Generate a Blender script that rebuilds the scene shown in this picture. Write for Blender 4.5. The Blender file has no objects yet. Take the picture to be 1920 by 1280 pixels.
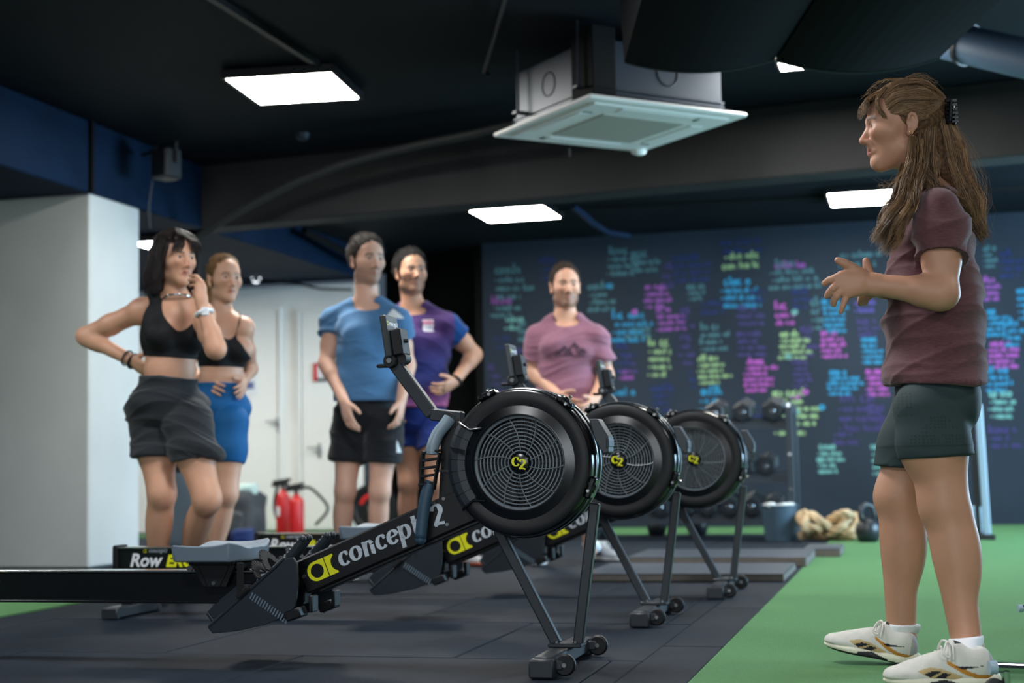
import bpy, math, random
import numpy as np
from mathutils import Vector, Matrix, noise

S = bpy.context.scene
COL = S.collection
PI = math.pi

# ------------------------------------------------------------------ camera
CAM = np.array([0.0, 0.0, 0.6]); FPX = 2800.0
PITCH = math.atan(226 / FPX); ROLL = math.radians(1.1)
_R0 = np.array([1.0, 0, 0]); _FW = np.array([0, math.cos(PITCH), math.sin(PITCH)])
_U0 = np.array([0, -math.sin(PITCH), math.cos(PITCH)])
_UP = math.cos(ROLL) * _U0 + math.sin(ROLL) * _R0
_RT = math.cos(ROLL) * _R0 - math.sin(ROLL) * _U0
cam = bpy.data.cameras.new('camera')
cam.sensor_width = 36; cam.lens = FPX / 1920 * 36
cam.clip_start = 0.05; cam.clip_end = 100
cam.dof.use_dof = True; cam.dof.focus_distance = 4.3; cam.dof.aperture_fstop = 2.4
camo = bpy.data.objects.new('camera', cam); COL.objects.link(camo)
camo.matrix_world = Matrix(((_RT[0], _UP[0], -_FW[0], CAM[0]), (_RT[1], _UP[1], -_FW[1], CAM[1]),
                            (_RT[2], _UP[2], -_FW[2], CAM[2]), (0, 0, 0, 1)))
S.camera = camo

# ------------------------------------------------------------------ exposure, world, lamps of the room
S.view_settings.view_transform = 'Standard'; S.view_settings.look = 'None'
S.view_settings.exposure = 0.0; S.view_settings.gamma = 1.0; S.view_settings.use_curve_mapping = False
w = bpy.data.worlds.new('world'); S.world = w; w.use_nodes = True
w.node_tree.nodes['Background'].inputs[0].default_value = (0.55, 0.75, 1.0, 1)
w.node_tree.nodes['Background'].inputs[1].default_value = 0.10
PANEL_EMIT = 62.0
def lamp(name, loc, power, size, color, rot=(0, 0, 0), size_y=None, spread=PI):
    l = bpy.data.lights.new(name, 'AREA'); l.energy = power; l.color = color
    l.shape = 'RECTANGLE'; l.size = size; l.size_y = size_y or size; l.spread = spread
    o = bpy.data.objects.new(name, l); COL.objects.link(o); o.location = loc; o.rotation_euler = rot
    return o
WARM = (0.97, 0.985, 1.0); COOL = (0.48, 0.76, 1.0)
# further ceiling panels of the same grid, outside the picture
for _x, _y, _p in ((-0.2, 4.9, 62), (3.4, 4.2, 36), (-3.7, 5.6, 145), (-1.3, 1.6, 60), (2.5, 0.9, 45), (0.4, -2.5, 50)):
    lamp('ceiling_panel_lamp', (_x, _y, 2.70), _p, 0.6, WARM, (0, 0, -PI / 12))
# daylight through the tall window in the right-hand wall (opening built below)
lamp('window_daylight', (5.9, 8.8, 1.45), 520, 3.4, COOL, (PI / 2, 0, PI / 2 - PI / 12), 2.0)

# soft frontal fill light, added behind the photographer
lamp('front_fill', (-1.2, -4.6, 1.55), 190, 5.0, (0.86, 0.94, 1.0), (PI / 2, 0, 0), 2.2)

def at(px, py, d):
    """point of the photograph at world depth y = d"""
    r = _FW + _RT * (px - 960) / FPX + _UP * (640 - py) / FPX
    return CAM + r * (d / r[1])
def flr(px, py, z=0.0):
    """point of the photograph on the level z"""
    r = _FW + _RT * (px - 960) / FPX + _UP * (640 - py) / FPX
    return CAM + r * ((z - CAM[2]) / r[2])
RA = math.radians(15)                      # the room stands turned by 15 degrees to the view
E1 = np.array([math.cos(RA), -math.sin(RA), 0]); E2 = np.array([math.sin(RA), math.cos(RA), 0]); EZ = np.array([0, 0, 1.0])

# ------------------------------------------------------------------ materials
def lin(c):
    return tuple((x / 12.92 if x <= 0.04045 else ((x + 0.055) / 1.055) ** 2.4) for x in [v / 255 for v in c]) + (1,)
def mat(name, rgb=(128, 128, 128), rough=0.5, metal=0.0, spec=0.5, var=0.0, vscale=8, bump=0.0, bscale=60, attr=None,
        emit=0, coat=0.0, sheen=0.0, sss=0.0, wear=None, stretch=None):
    m = bpy.data.materials.new(name); m.use_nodes = True
    nt = m.node_tree; n = nt.nodes; L = nt.links; b = n['Principled BSDF']
    b.inputs['Base Color'].default_value = lin(rgb); b.inputs['Roughness'].default_value = rough
    b.inputs['Metallic'].default_value = metal; b.inputs['Specular IOR Level'].default_value = spec
    b.inputs['Coat Weight'].default_value = coat; b.inputs['Sheen Weight'].default_value = sheen
    if sss:
        b.inputs['Subsurface Weight'].default_value = sss; b.inputs['Subsurface Radius'].default_value = (0.012, 0.004, 0.002)
        b.inputs['Subsurface Scale'].default_value = 1.0
    tc = n.new('ShaderNodeTexCoord'); vec = tc.outputs['Object']
    if stretch:
        mp = n.new('ShaderNodeMapping'); mp.inputs['Scale'].default_value = stretch
        L.new(vec, mp.inputs['Vector']); vec = mp.outputs['Vector']
    src = None
    if attr:
        a = n.new('ShaderNodeAttribute'); a.attribute_name = attr; src = a.outputs['Color']
    if var:
        nz = n.new('ShaderNodeTexNoise'); nz.inputs['Scale'].default_value = vscale; nz.inputs['Detail'].default_value = 5
        L.new(vec, nz.inputs['Vector'])
        mr = n.new('ShaderNodeMapRange'); mr.inputs['To Min'].default_value = 1 - var; mr.inputs['To Max'].default_value = 1 + var
        mr.inputs['From Min'].default_value = 0.25; mr.inputs['From Max'].default_value = 0.75
        L.new(nz.outputs['Fac'], mr.inputs['Value'])
        mx = n.new('ShaderNodeVectorMath'); mx.operation = 'SCALE'
        if src: L.new(src, mx.inputs[0])
        else: mx.inputs[0].default_value = lin(rgb)[:3]
        L.new(mr.outputs['Result'], mx.inputs['Scale']); src = mx.outputs['Vector']
    if wear:                                # scuffs: (rgb, scale, amount)
        nz = n.new('ShaderNodeTexNoise'); nz.inputs['Scale'].default_value = wear[1]; nz.inputs['Detail'].default_value = 8
        nz.inputs['Roughness'].default_value = 0.7; L.new(vec, nz.inputs['Vector'])
        mr = n.new('ShaderNodeMapRange'); mr.inputs['From Min'].default_value = wear[2]; mr.inputs['From Max'].default_value = wear[2] + 0.12
        L.new(nz.outputs['Fac'], mr.inputs['Value'])
        mx = n.new('ShaderNodeMix'); mx.data_type = 'RGBA'
        if src: L.new(src, mx.inputs[6])
        else: mx.inputs[6].default_value = lin(rgb)
        mx.inputs[7].default_value = lin(wear[0]); L.new(mr.outputs['Result'], mx.inputs[0]); src = mx.outputs[2]
    if src: L.new(src, b.inputs['Base Color'])
    if bump:
        nz = n.new('ShaderNodeTexNoise'); nz.inputs['Scale'].default_value = bscale; nz.inputs['Detail'].default_value = 4
        L.new(vec, nz.inputs['Vector'])
        bp = n.new('ShaderNodeBump'); bp.inputs['Strength'].default_value = bump; bp.inputs['Distance'].default_value = 0.004
        L.new(nz.outputs['Fac'], bp.inputs['Height']); L.new(bp.outputs['Normal'], b.inputs['Normal'])
    if emit:
        b.inputs['Emission Color'].default_value = lin(rgb); b.inputs['Emission Strength'].default_value = emit
    return m

# ------------------------------------------------------------------ mesh builder
def nrm(v):
    v = np.asarray(v, float); return v / (np.linalg.norm(v) + 1e-12)
def frame(d, ref=(0, 0, 1)):
    d = nrm(d); r = np.asarray(ref, float)
    if abs(d @ r) > 0.98: r = np.array([1.0, 0, 0])
    u = nrm(np.cross(r, d)); return d, u, np.cross(d, u)

class MB:
    def __init__(s): s.v = []; s.f = []
    def add(s, vs, fs):
        k = len(s.v); s.v += [tuple(float(c) for c in p) for p in vs]; s.f += [tuple(i + k for i in q) for q in fs]; return s
    def box(s, c, size, ax=None, bev=0.0):
        c = np.asarray(c, float); h = np.asarray(size, float) / 2
        A = np.eye(3) if ax is None else np.array([nrm(a) for a in ax])
        b = min(bev, *(h * 0.95)) if bev else 0
        if not b:
            q = [(x, y, z) for x in (-1, 1) for y in (-1, 1) for z in (-1, 1)]
            return s.add([c + (np.array(t) * h) @ A for t in q], [(0, 1, 3, 2), (4, 6, 7, 5), (0, 4, 5, 1), (2, 3, 7, 6), (0, 2, 6, 4), (1, 5, 7, 3)])
        vs = []; idx = {}
        for x in (-1, 1):
            for y in (-1, 1):
                for z in (-1, 1):
                    for k in range(3):
                        t = np.array([x, y, z]) * (h - b); t[k] = (x, y, z)[k] * h[k]
                        idx[(x, y, z, k)] = len(vs); vs.append(c + t @ A)
        fs = []
        for k in range(3):
            o = [i for i in range(3) if i != k]
            for sg in (-1, 1):
                q = []
                for a, b2 in ((-1, -1), (1, -1), (1, 1), (-1, 1)):
                    t = [0, 0, 0]; t[k] = sg; t[o[0]] = a; t[o[1]] = b2; q.append(idx[(*t, k)])
                if (sg > 0) == (k == 1): q = q[::-1]
                fs.append(tuple(q))
        for k in range(3):
            o = [i for i in range(3) if i != k]
            for a in (-1, 1):
                for b2 in (-1, 1):
                    t0 = [0, 0, 0]; t0[k] = -1; t0[o[0]] = a; t0[o[1]] = b2; t1 = t0[:]; t1[k] = 1
                    q = [idx[(*t0, o[0])], idx[(*t1, o[0])], idx[(*t1, o[1])], idx[(*t0, o[1])]]
                    if (a * b2 > 0) != (k == 1): q = q[::-1]
                    fs.append(tuple(q))
        for x in (-1, 1):
            for y in (-1, 1):
                for z in (-1, 1):
                    q = [idx[(x, y, z, k)] for k in range(3)]
                    fs.append(tuple(q if x * y * z > 0 else q[::-1]))
        return s.add(vs, fs)
    def tube(s, pts, r, n=10, caps=True, sx=1.0, ref=(0, 0, 1)):
        pts = [np.asarray(p, float) for p in pts]; m = len(pts)
        r = [r] * m if np.isscalar(r) else list(r)
        vs = []; fs = []; u = None
        for i, p in enumerate(pts):
            d = nrm(pts[min(i + 1, m - 1)] - pts[max(i - 1, 0)])
            if u is None: _, u, v = frame(d, ref)
            else:
                u = nrm(u - d * (u @ d)); v = np.cross(d, u)
            for k in range(n):
                a = 2 * PI * k / n; vs.append(p + r[i] * (math.cos(a) * u * sx + math.sin(a) * v))
        for i in range(m - 1):
            for k in range(n):
                k2 = (k + 1) % n; fs.append((i * n + k, i * n + k2, (i + 1) * n + k2, (i + 1) * n + k))
        if caps:
            fs.append(tuple(range(n))[::-1]); fs.append(tuple((m - 1) * n + k for k in range(n)))
        return s.add(vs, fs)
    def cyl(s, a, b, r, n=20, r2=None): return s.tube([a, b], [r, r if r2 is None else r2], n)
    def bar(s, a, b, w, h, ref=(0, 0, 1), bev=0.0):
        a = np.asarray(a, float); b = np.asarray(b, float); d, u, v = frame(b - a, ref)
        return s.box((a + b) / 2, (np.linalg.norm(b - a), w, h), (d, u, v), bev)
    def lathe(s, prof, c, axis, n=48, ref=(0, 0, 1), a0=0.0, a1=2 * PI, closed=False):
        """prof: (radius, offset along axis)"""
        c = np.asarray(c, float); d, u, v = frame(axis, ref); vs = []; fs = []; m = len(prof)
        full = abs(a1 - a0 - 2 * PI) < 1e-6; steps = n if full else n + 1
        for k in range(steps):
            a = a0 + (a1 - a0) * k / n
            for rr, h in prof: vs.append(c + d * h + rr * (math.cos(a) * u + math.sin(a) * v))
        for k in range(n):
            k2 = (k + 1) % steps
            for i in range(m - 1 if not closed else m):
                j = (i + 1) % m; fs.append((k * m + i, k2 * m + i, k2 * m + j, k * m + j))
        return s.add(vs, fs)
    def prism(s, poly, o, ux, uy, t):
        """polygon in the plane (ux, uy) at o, thickness vector t"""
        o = np.asarray(o, float); ux = np.asarray(ux, float); uy = np.asarray(uy, float); t = np.asarray(t, float); n = len(poly)
        vs = [o + ux * a + uy * b for a, b in poly] + [o + ux * a + uy * b + t for a, b in poly]
        fs = [tuple(range(n))[::-1], tuple(range(n, 2 * n))] + [(i, (i + 1) % n, n + (i + 1) % n, n + i) for i in range(n)]
        return s.add(vs, fs)
    def sphere(s, c, r, n=12, m=8, ax=None):
        c = np.asarray(c, float); r = np.array([r] * 3 if np.isscalar(r) else r, float); A = np.eye(3) if ax is None else np.array([nrm(a) for a in ax])
        vs = [c + (np.array([0, 0, 1]) * r) @ A]; fs = []
        for i in range(1, m):
            t = PI * i / m
            for k in range(n):
                a = 2 * PI * k / n; vs.append(c + (np.array([math.sin(t) * math.cos(a), math.sin(t) * math.sin(a), math.cos(t)]) * r) @ A)
        vs.append(c + (np.array([0, 0, -1]) * r) @ A)
        for k in range(n): fs.append((0, 1 + k, 1 + (k + 1) % n))
        for i in range(m - 2):
            for k in range(n):
                a = 1 + i * n + k; b = 1 + i * n + (k + 1) % n; fs.append((a, a + n, b + n, b))
        e = len(vs) - 1; st = 1 + (m - 2) * n
        for k in range(n): fs.append((st + (k + 1) % n, st + k, e))
        return s.add(vs, fs)
    def build(s, name, m, parent=None, smooth=True, bevel=0.0, loc=None, fix=False):
        me = bpy.data.meshes.new(name); me.from_pydata(s.v, [], s.f); me.update()
        if fix:
            import bmesh
            bm = bmesh.new(); bm.from_mesh(me); bmesh.ops.recalc_face_normals(bm, faces=bm.faces); bm.to_mesh(me); bm.free()
        return link(name, me, m, parent, smooth, bevel, loc)

def link(name, me, m, parent=None, smooth=True, bevel=0.0, loc=None):
    if m and not me.materials: me.materials.append(m)
    if smooth:
        me.shade_smooth()
        if smooth != 'all':
            try: me.set_sharp_from_angle(angle=math.radians(38))
            except Exception: pass
    o = bpy.data.objects.new(name, me); COL.objects.link(o)
    if parent: o.parent = parent
    if loc is not None: o.location = loc
    if bevel:
        b = o.modifiers.new('bevel', 'BEVEL'); b.width = bevel; b.segments = 2; b.limit_method = 'ANGLE'; b.angle_limit = math.radians(35)
    return o
def tag(o, label=None, cat=None, group=None, kind=None):
    if label: o['label'] = label
    if cat: o['category'] = cat
    if group: o['group'] = group
    if kind: o['kind'] = kind
    return o
def empty(name, loc, rz=0.0, label=None, cat=None, group=None):
    o = bpy.data.objects.new(name, None); COL.objects.link(o); o.location = [float(c) for c in loc]; o.rotation_euler = (0, 0, rz)
    o.empty_display_size = 0.1
    return tag(o, label, cat, group)
def copy_tree(o, parent=None):
    c = o.copy(); COL.objects.link(c); c.parent = parent
    for ch in [x for x in bpy.data.objects if x.parent == o]: copy_tree(ch, c)
    return c
def ribbon(pts, width, zoff=0.0):
    """flat stroke in 2-D: list of quads; width(angle) or number"""
    pts = np.asarray(pts, float); m = len(pts); L_ = []; R_ = []
    for i in range(m):
        d = pts[min(i + 1, m - 1)] - pts[max(i - 1, 0)]; d = d / (np.linalg.norm(d) + 1e-9); nn = np.array([-d[1], d[0]])
        wd = width(d, i / (m - 1)) if callable(width) else width
        L_.append(pts[i] + nn * wd / 2); R_.append(pts[i] - nn * wd / 2)
    return L_, R_
def arc(cx, cy, rx, ry, a0, a1, n=18):
    return [(cx + rx * math.cos(math.radians(a0 + (a1 - a0) * i / n)), cy + ry * math.sin(math.radians(a0 + (a1 - a0) * i / n))) for i in range(n + 1)]
def stroke2d(mb, pts, width, o, ux, uy):
    A, B = ribbon(pts, width); n = len(A); o = np.asarray(o, float)
    vs = [o + ux * p[0] + uy * p[1] for p in A] + [o + ux * p[0] + uy * p[1] for p in B]
    mb.add(vs, [(i, n + i, n + i + 1, i + 1) for i in range(n - 1)])
def text_mesh(body, size, shear=0.0, bold=0.0, spacing=1.0, align='LEFT'):
    cu = bpy.data.curves.new('text', 'FONT'); cu.body = body; cu.size = size; cu.shear = shear; cu.offset = bold
    cu.space_character = spacing; cu.align_x = align; cu.resolution_u = 3
    o = bpy.data.objects.new('text', cu); COL.objects.link(o)
    dg = bpy.context.evaluated_depsgraph_get(); me = bpy.data.meshes.new_from_object(o.evaluated_get(dg))
    bpy.data.objects.remove(o); bpy.data.curves.remove(cu)
    return me
def text_on(body, size, o, ux, uy, m, parent, name='lettering', **k):
    me = text_mesh(body, size, **k); o = np.asarray(o, float); ux = nrm(ux); uy = nrm(uy); nn = np.cross(ux, uy)
    M = Matrix(((ux[0], uy[0], nn[0], o[0]), (ux[1], uy[1], nn[1], o[1]), (ux[2], uy[2], nn[2], o[2]), (0, 0, 0, 1)))
    me.transform(M); me.materials.clear()
    return link(name, me, m, parent, False)
# ================================================================== the room
CEIL = 2.79; CEIL2 = 2.62; BEAMZ = 2.33
M_ceil = mat('dark_ceiling_paint', (15, 21, 28), 0.7, spec=.15, var=0.25, vscale=3, bump=0.25, bscale=25)
M_blue = mat('blue_black_paint', (7, 30, 54), 0.7, spec=.15, var=0.2, vscale=4, bump=0.2, bscale=30)
M_beam = mat('grey_beam_paint', (50, 50, 52), 0.7, spec=.2, var=0.3, vscale=2, bump=0.25, bscale=25)
M_black = mat('black_paint', (9, 10, 12), 0.8, spec=0.2)
M_white = mat('white_wall_paint', (226, 228, 226), 0.7, var=0.07, vscale=2.5, bump=0.12, bscale=30, wear=((150, 150, 148), 3.5, 0.66))
M_mural = mat('chalkboard_paint', (36, 44, 54), 0.75, spec=.2, var=0.22, vscale=1.2, bump=0.1, bscale=40)
M_rub = mat('black_rubber_flooring', (27, 35, 45), 0.7, spec=0.12, var=0.22, vscale=6, bump=0.5, bscale=260, wear=((96, 104, 114), 150, 0.76))
M_turf = mat('green_turf', (90, 134, 88), 0.9, spec=0.15, var=0.16, vscale=240, bump=1.0, bscale=420)
M_black_metal = mat('black_metal', (22, 24, 27), 0.42, spec=0.5)
M_trim = mat('dark_trim', (26, 36, 46), 0.6)

def P3(a, b, z): return E1 * a + E2 * b + EZ * z        # room coordinates: a to the right, b into the depth
def ab(p): return float(p @ E1), float(p @ E2)

# floor slab and its rubber tiles; pieces are laid in room coordinates
t0, t1 = flr(1210, 1280), flr(1640, 1012)
ta = (ab(t0)[0] + ab(t1)[0]) / 2                        # a of the turf edge
TURF_A = ab(flr(1425, 1145))[0]
fl = MB().box(P3(-0.5, 9, -0.06), (18, 20, 0.08), (E1, E2, EZ)).build('floor', mat('screed', (40, 42, 45), 0.8), smooth=False)
tag(fl, kind='structure')
tile = MB().box((0, 0, 0), (0.994, 0.994, 0.022), None, 0.004); tme = None
rng = random.Random(4)
TL = flr(560, 1162); tb0 = ab(TL)[1]; ta0 = ab(flr(627, 1208))[0]
for i in range(-6, 5):
    for j in range(-3, 9):
        a = ta0 + i + 0.5 + (0.5 if j % 2 else 0.0); b = tb0 + j + 0.5
        right = TURF_A - 0.20
        if a - 0.5 >= right - 0.02: continue
        p = P3(a, b, -0.0135 + rng.uniform(-0.001, 0.001))
        if a + 0.5 > right:                             # cut tile along the border mat
            w_ = right - (a - 0.5)
            o = MB().box((0, 0, 0), (w_ - 0.006, 0.994, 0.022), None, 0.004).build('rubber_tile', M_rub, fl, False, loc=P3(a - 0.5 + w_ / 2, b, p[2]))
        else:
            if tme is None:
                o = tile.build('rubber_tile', M_rub, fl, False); tme = o.data
            else:
                o = bpy.data.objects.new('rubber_tile', tme); COL.objects.link(o); o.parent = fl
            o.location = p
        o.rotation_euler = (0, 0, -RA)
for j in range(-2, 8):                                  # border strip between rubber and turf
    MB().box(P3(TURF_A - 0.10, 4.2 + j * 1.25, -0.011), (0.195, 1.246, 0.024), (E1, E2, EZ), 0.004).build('border_strip', M_rub, fl, False)
def turf(name, a0, a1, b0, b1):
    o = MB().box(P3((a0 + a1) / 2, (b0 + b1) / 2, -0.010), (a1 - a0, b1 - b0, 0.024), (E1, E2, EZ)).build(name, M_turf, fl, False)
    return o
turf('turf_strip', TURF_A, TURF_A + 5.5, 2.0, 13.6)
turf('turf_strip', TURF_A - 6.3, TURF_A - 0.01, 12.0, 13.6)
tl = ab(flr(80, 1146))
turf('turf_strip', tl[0] - 2.6, tl[0] - 0.05, 2.0, tl[1] + 1.4).location.z = 0.003

# mural wall (chalkboard) with the coloured chalk notes
WB = ab(np.array([2.0, 13.1, 0]))[1]                    # its depth in the room
wl = ab(at(910, 700, 13.75))[0]
mural = MB().box(P3(wl + 3.9, WB + 0.1, 1.4), (7.8, 0.2, 2.8), (E1, E2, EZ)).build('wall_back', M_mural, smooth=False)
tag(mural, kind='structure')
CH = {k: mat('chalk_' + k, c, 0.9, spec=0.1, var=0.3, vscale=30) for k, c in dict(cyan=(48, 124, 160), pink=(150, 78, 152), green=(130, 158, 114),
      mint=(98, 146, 142), violet=(80, 74, 136), dim=(70, 105, 112), dimblue=(42, 52, 92), dimviolet=(62, 57, 98), plum=(125, 75, 140)).items()}
def on_wall(px, py):
    r = _FW + _RT * (px - 960) / FPX + _UP * (640 - py) / FPX
    t = (WB - CAM @ E2) / (r @ E2); return CAM + r * t
def chalk_note(px, py, wpx, hpx, colr, rows, seed, title=True):
    """handwritten block: rows of joined letter-like strokes, every block one part of the wall"""
    q = random.Random(seed); p0 = on_wall(px, py); p1 = on_wall(px + wpx, py + hpx)
    W = (p1 - p0) @ E1; Hh = p0[2] - p1[2]; mb = MB(); step = Hh / rows
    slope = q.uniform(-0.03, 0.02)
    for r_ in range(rows):
        big = title and r_ == 0
        xh = step * (0.66 if big else 0.43); x = (q.uniform(0, 0.08) if r_ else q.uniform(0, 0.12)) * W
        end = W * (q.uniform(0.45, 0.75) if big else q.uniform(0.6, 1.0)); yb = -step * (r_ + 0.85)
        if not big and q.random() < 0.55:               # list dash
            stroke2d(mb, [(x, yb + xh * .5), (x + xh * 0.7, yb + xh * .5)], 0.016, p0 - E2 * 0.003, E1, EZ); x += xh * 1.3
        while x < end:
            nl = q.randint(2, 7); pts = []
            for l in range(nl):
                lw = xh * q.uniform(0.62, 0.95); tall = q.random() < 0.28
                hgt = xh * (1.75 if tall else 1.0)
                k = q.randint(0, 3)
                if k == 0: seq = arc(x + lw * .45, yb + xh * .5, lw * .38, xh * .5, 60, 330, 7)
                elif k == 1: seq = [(x + lw * .1, yb + hgt), (x + lw * .1, yb), (x + lw * .5, yb + xh), (x + lw * .8, yb)]
                elif k == 2: seq = [(x + lw * .5, yb + hgt), (x + lw * .4, yb), (x + lw * .8, yb + xh * .2)]
                else: seq = arc(x + lw * .45, yb + xh * .5, lw * .36, xh * .48, 0, 360, 8)
                stroke2d(mb, seq, 0.020 if big else 0.0150, p0 - E2 * (0.003 + 0.0004 * (l % 3)) + EZ * slope * x, E1, EZ); x += lw
                if x > end: break
            x += xh * 0.8
    return mb.build('chalk_note', CH[colr], mural, False)
NOTES = [(925, 500, 75, 60, 'dim', 4), (1010, 480, 40, 45, 'dimblue', 3), (1135, 465, 75, 50, 'dim', 4), (1255, 478, 90, 50, 'dimblue', 4), (1350, 472, 80, 32, 'green', 2),
 (1345, 445, 90, 30, 'dimblue', 2), (1440, 490, 110, 50, 'dim', 4), (1448, 488, 60, 15, 'plum', 1), (1350, 523, 80, 52, 'cyan', 4), (1205, 533, 70, 44, 'plum', 4), (1287, 533, 44, 30, 'dim', 3),
 (1100, 532, 60, 52, 'dim', 4), (918, 552, 48, 20, 'plum', 1), (920, 570, 60, 24, 'dim', 2), (1145, 585, 90, 55, 'cyan', 4), (1228, 576, 62, 44, 'plum', 4), (1310, 608, 58, 50, 'dim', 4),
 (1380, 570, 60, 40, 'dimviolet', 3), (1450, 568, 48, 42, 'pink', 3), (1484, 540, 40, 40, 'dimblue', 3), (1380, 620, 60, 48, 'dimviolet', 4), (1457, 622, 70, 50, 'green', 5), (1535, 620, 66, 50, 'pink', 5),
 (1540, 560, 66, 62, 'cyan', 6), (1598, 560, 60, 26, 'violet', 2), (1606, 598, 46, 32, 'dimviolet', 3), (1612, 632, 48, 50, 'cyan', 5), (1212, 636, 62, 70, 'green', 5), (1306, 668, 68, 52, 'green', 5),
 (1393, 674, 70, 60, 'pink', 6), (1484, 674, 40, 52, 'dimviolet', 5), (1550, 694, 70, 46, 'cyan', 5), (1622, 692, 50, 50, 'pink', 5), (1145, 725, 46, 18, 'cyan', 1), (1220, 722, 55, 50, 'dimblue', 4),
 (1310, 728, 64, 58, 'cyan', 4), (1442, 732, 108, 66, 'green', 5), (1448, 802, 60, 14, 'green', 1), (1570, 738, 100, 70, 'dimviolet', 4), (1532, 832, 54, 55, 'mint', 5), (1632, 832, 40, 60, 'mint', 5),
 (1845, 690, 66, 44, 'cyan', 4), (1850, 640, 70, 50, 'pink', 5), (1845, 580, 60, 50, 'cyan', 5), (1840, 520, 36, 44, 'plum', 4), (1842, 462, 30, 40, 'dim', 4), (1850, 732, 70, 52, 'mint', 4),
 (1850, 800, 70, 40, 'dimviolet', 3), (960, 650, 30, 60, 'dimviolet', 4), (915, 680, 40, 60, 'dimviolet', 4), (970, 600, 30, 40, 'dim', 3), (1565, 470, 90, 30, 'dim', 2), (925, 625, 44, 30, 'dimblue', 2),
 (1290, 690, 14, 40, 'dimblue', 3), (1150, 640, 50, 60, 'dimblue', 4), (1160, 690, 30, 22, 'plum', 2), (1870, 470, 50, 50, 'dimblue', 4), (1905, 540, 40, 60, 'cyan', 5), (1480, 735, 20, 14, 'pink', 1),
 (1640, 760, 24, 40, 'dimviolet', 3), (1810, 780, 30, 60, 'dimviolet', 4), (1180, 470, 60, 40, 'dim', 3), (1270, 575, 40, 40, 'dimviolet', 3), (1400, 540, 40, 26, 'dimblue', 2), (1520, 560, 24, 60, 'dim', 4),
 (1170, 610, 50, 24, 'dim', 2), (1270, 625, 34, 60, 'dimviolet', 4), (1390, 745, 44, 40, 'dimblue', 3), (1560, 805, 50, 30, 'dimviolet', 2), (1625, 740, 36, 50, 'dimviolet', 4), (1185, 760, 30, 40, 'dimblue', 3), (1310, 560, 60, 30, 'dimblue', 2), (1500, 610, 30, 60, 'dimviolet', 4), (945, 590, 40, 30, 'mint', 2), (1170, 660, 34, 40, 'dimviolet', 3), (1880, 600, 40, 50, 'cyan', 4), (1240, 490, 30, 50, 'dimviolet', 3),
 (1680, 500, 60, 46, 'dim', 4), (1760, 480, 60, 50, 'dimblue', 4), (1690, 580, 70, 55, 'pink', 5), (1775, 570, 50, 50, 'green', 4), (1680, 660, 60, 50, 'cyan', 5), (1760, 650, 60, 60, 'dimviolet', 4), (1690, 745, 70, 50, 'mint', 4), (1775, 735, 50, 40, 'plum', 3),
 (1960, 500, 60, 50, 'dim', 4), (1955, 590, 70, 60, 'pink', 5), (1960, 680, 60, 50, 'cyan', 5), (1965, 760, 60, 50, 'green', 4), (2050, 520, 60, 50, 'cyan', 4), (2050, 620, 60, 60, 'dimviolet', 5), (2060, 720, 60, 50, 'mint', 4)]
for i, nt_ in enumerate(NOTES): chalk_note(*nt_, seed=100 + i, title=nt_[5] > 2)
q_ = random.Random(9)                                   # chalk dots
for px, py, c in ((1490, 585, 'mint'), (1493, 772, 'mint'), (1537, 862, 'mint'), (1478, 668, 'mint'), (1142, 536, 'cyan'), (1190, 585, 'pink'), (1510, 735, 'pink'), (1541, 763, 'cyan'), (1240, 540, 'plum'), (1447, 752, 'green')):
    p = on_wall(px, py); mb = MB(); mb.prism(arc(0, 0, .03, .026, 0, 340, 9), p - E2 * .005, E1, EZ, E2 * .004); mb.build('chalk_mark', CH[c], mural, False)

# black recess left of the mural and the white wall with its doors
bl = ab(at(690, 700, 13.6))[0]
tag(MB().box(P3((bl + wl) / 2, WB + 1.0, 1.4), (wl - bl + 0.6, 0.1, 2.8), (E1, E2, EZ)).build('wall_recess', M_black, smooth=False), kind='structure')
tag(MB().box(P3(wl - 0.05, WB + 0.55, 1.4), (0.1, 0.9, 2.8), (E1, E2, EZ)).build('wall_recess_side', M_black, smooth=False), kind='structure')
WW = ab(at(560, 1000, 13.9))[1]
wz = 2.28
ww = tag(MB().box(P3(bl - 2.05, WW + 0.1, wz / 2), (4.1, 0.2, wz), (E1, E2, EZ)).build('wall_left_back', M_white, smooth=False), kind='structure')
def on_ww(px, py, off=0.0):
    r = _FW + _RT * (px - 960) / FPX + _UP * (640 - py) / FPX
    t = (WW - off - CAM @ E2) / (r @ E2); return CAM + r * t
M_door = mat('door_white', (230, 232, 230), 0.5)
M_grey_hw = mat('brushed_hardware', (150, 155, 158), 0.35, metal=0.8)
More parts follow.
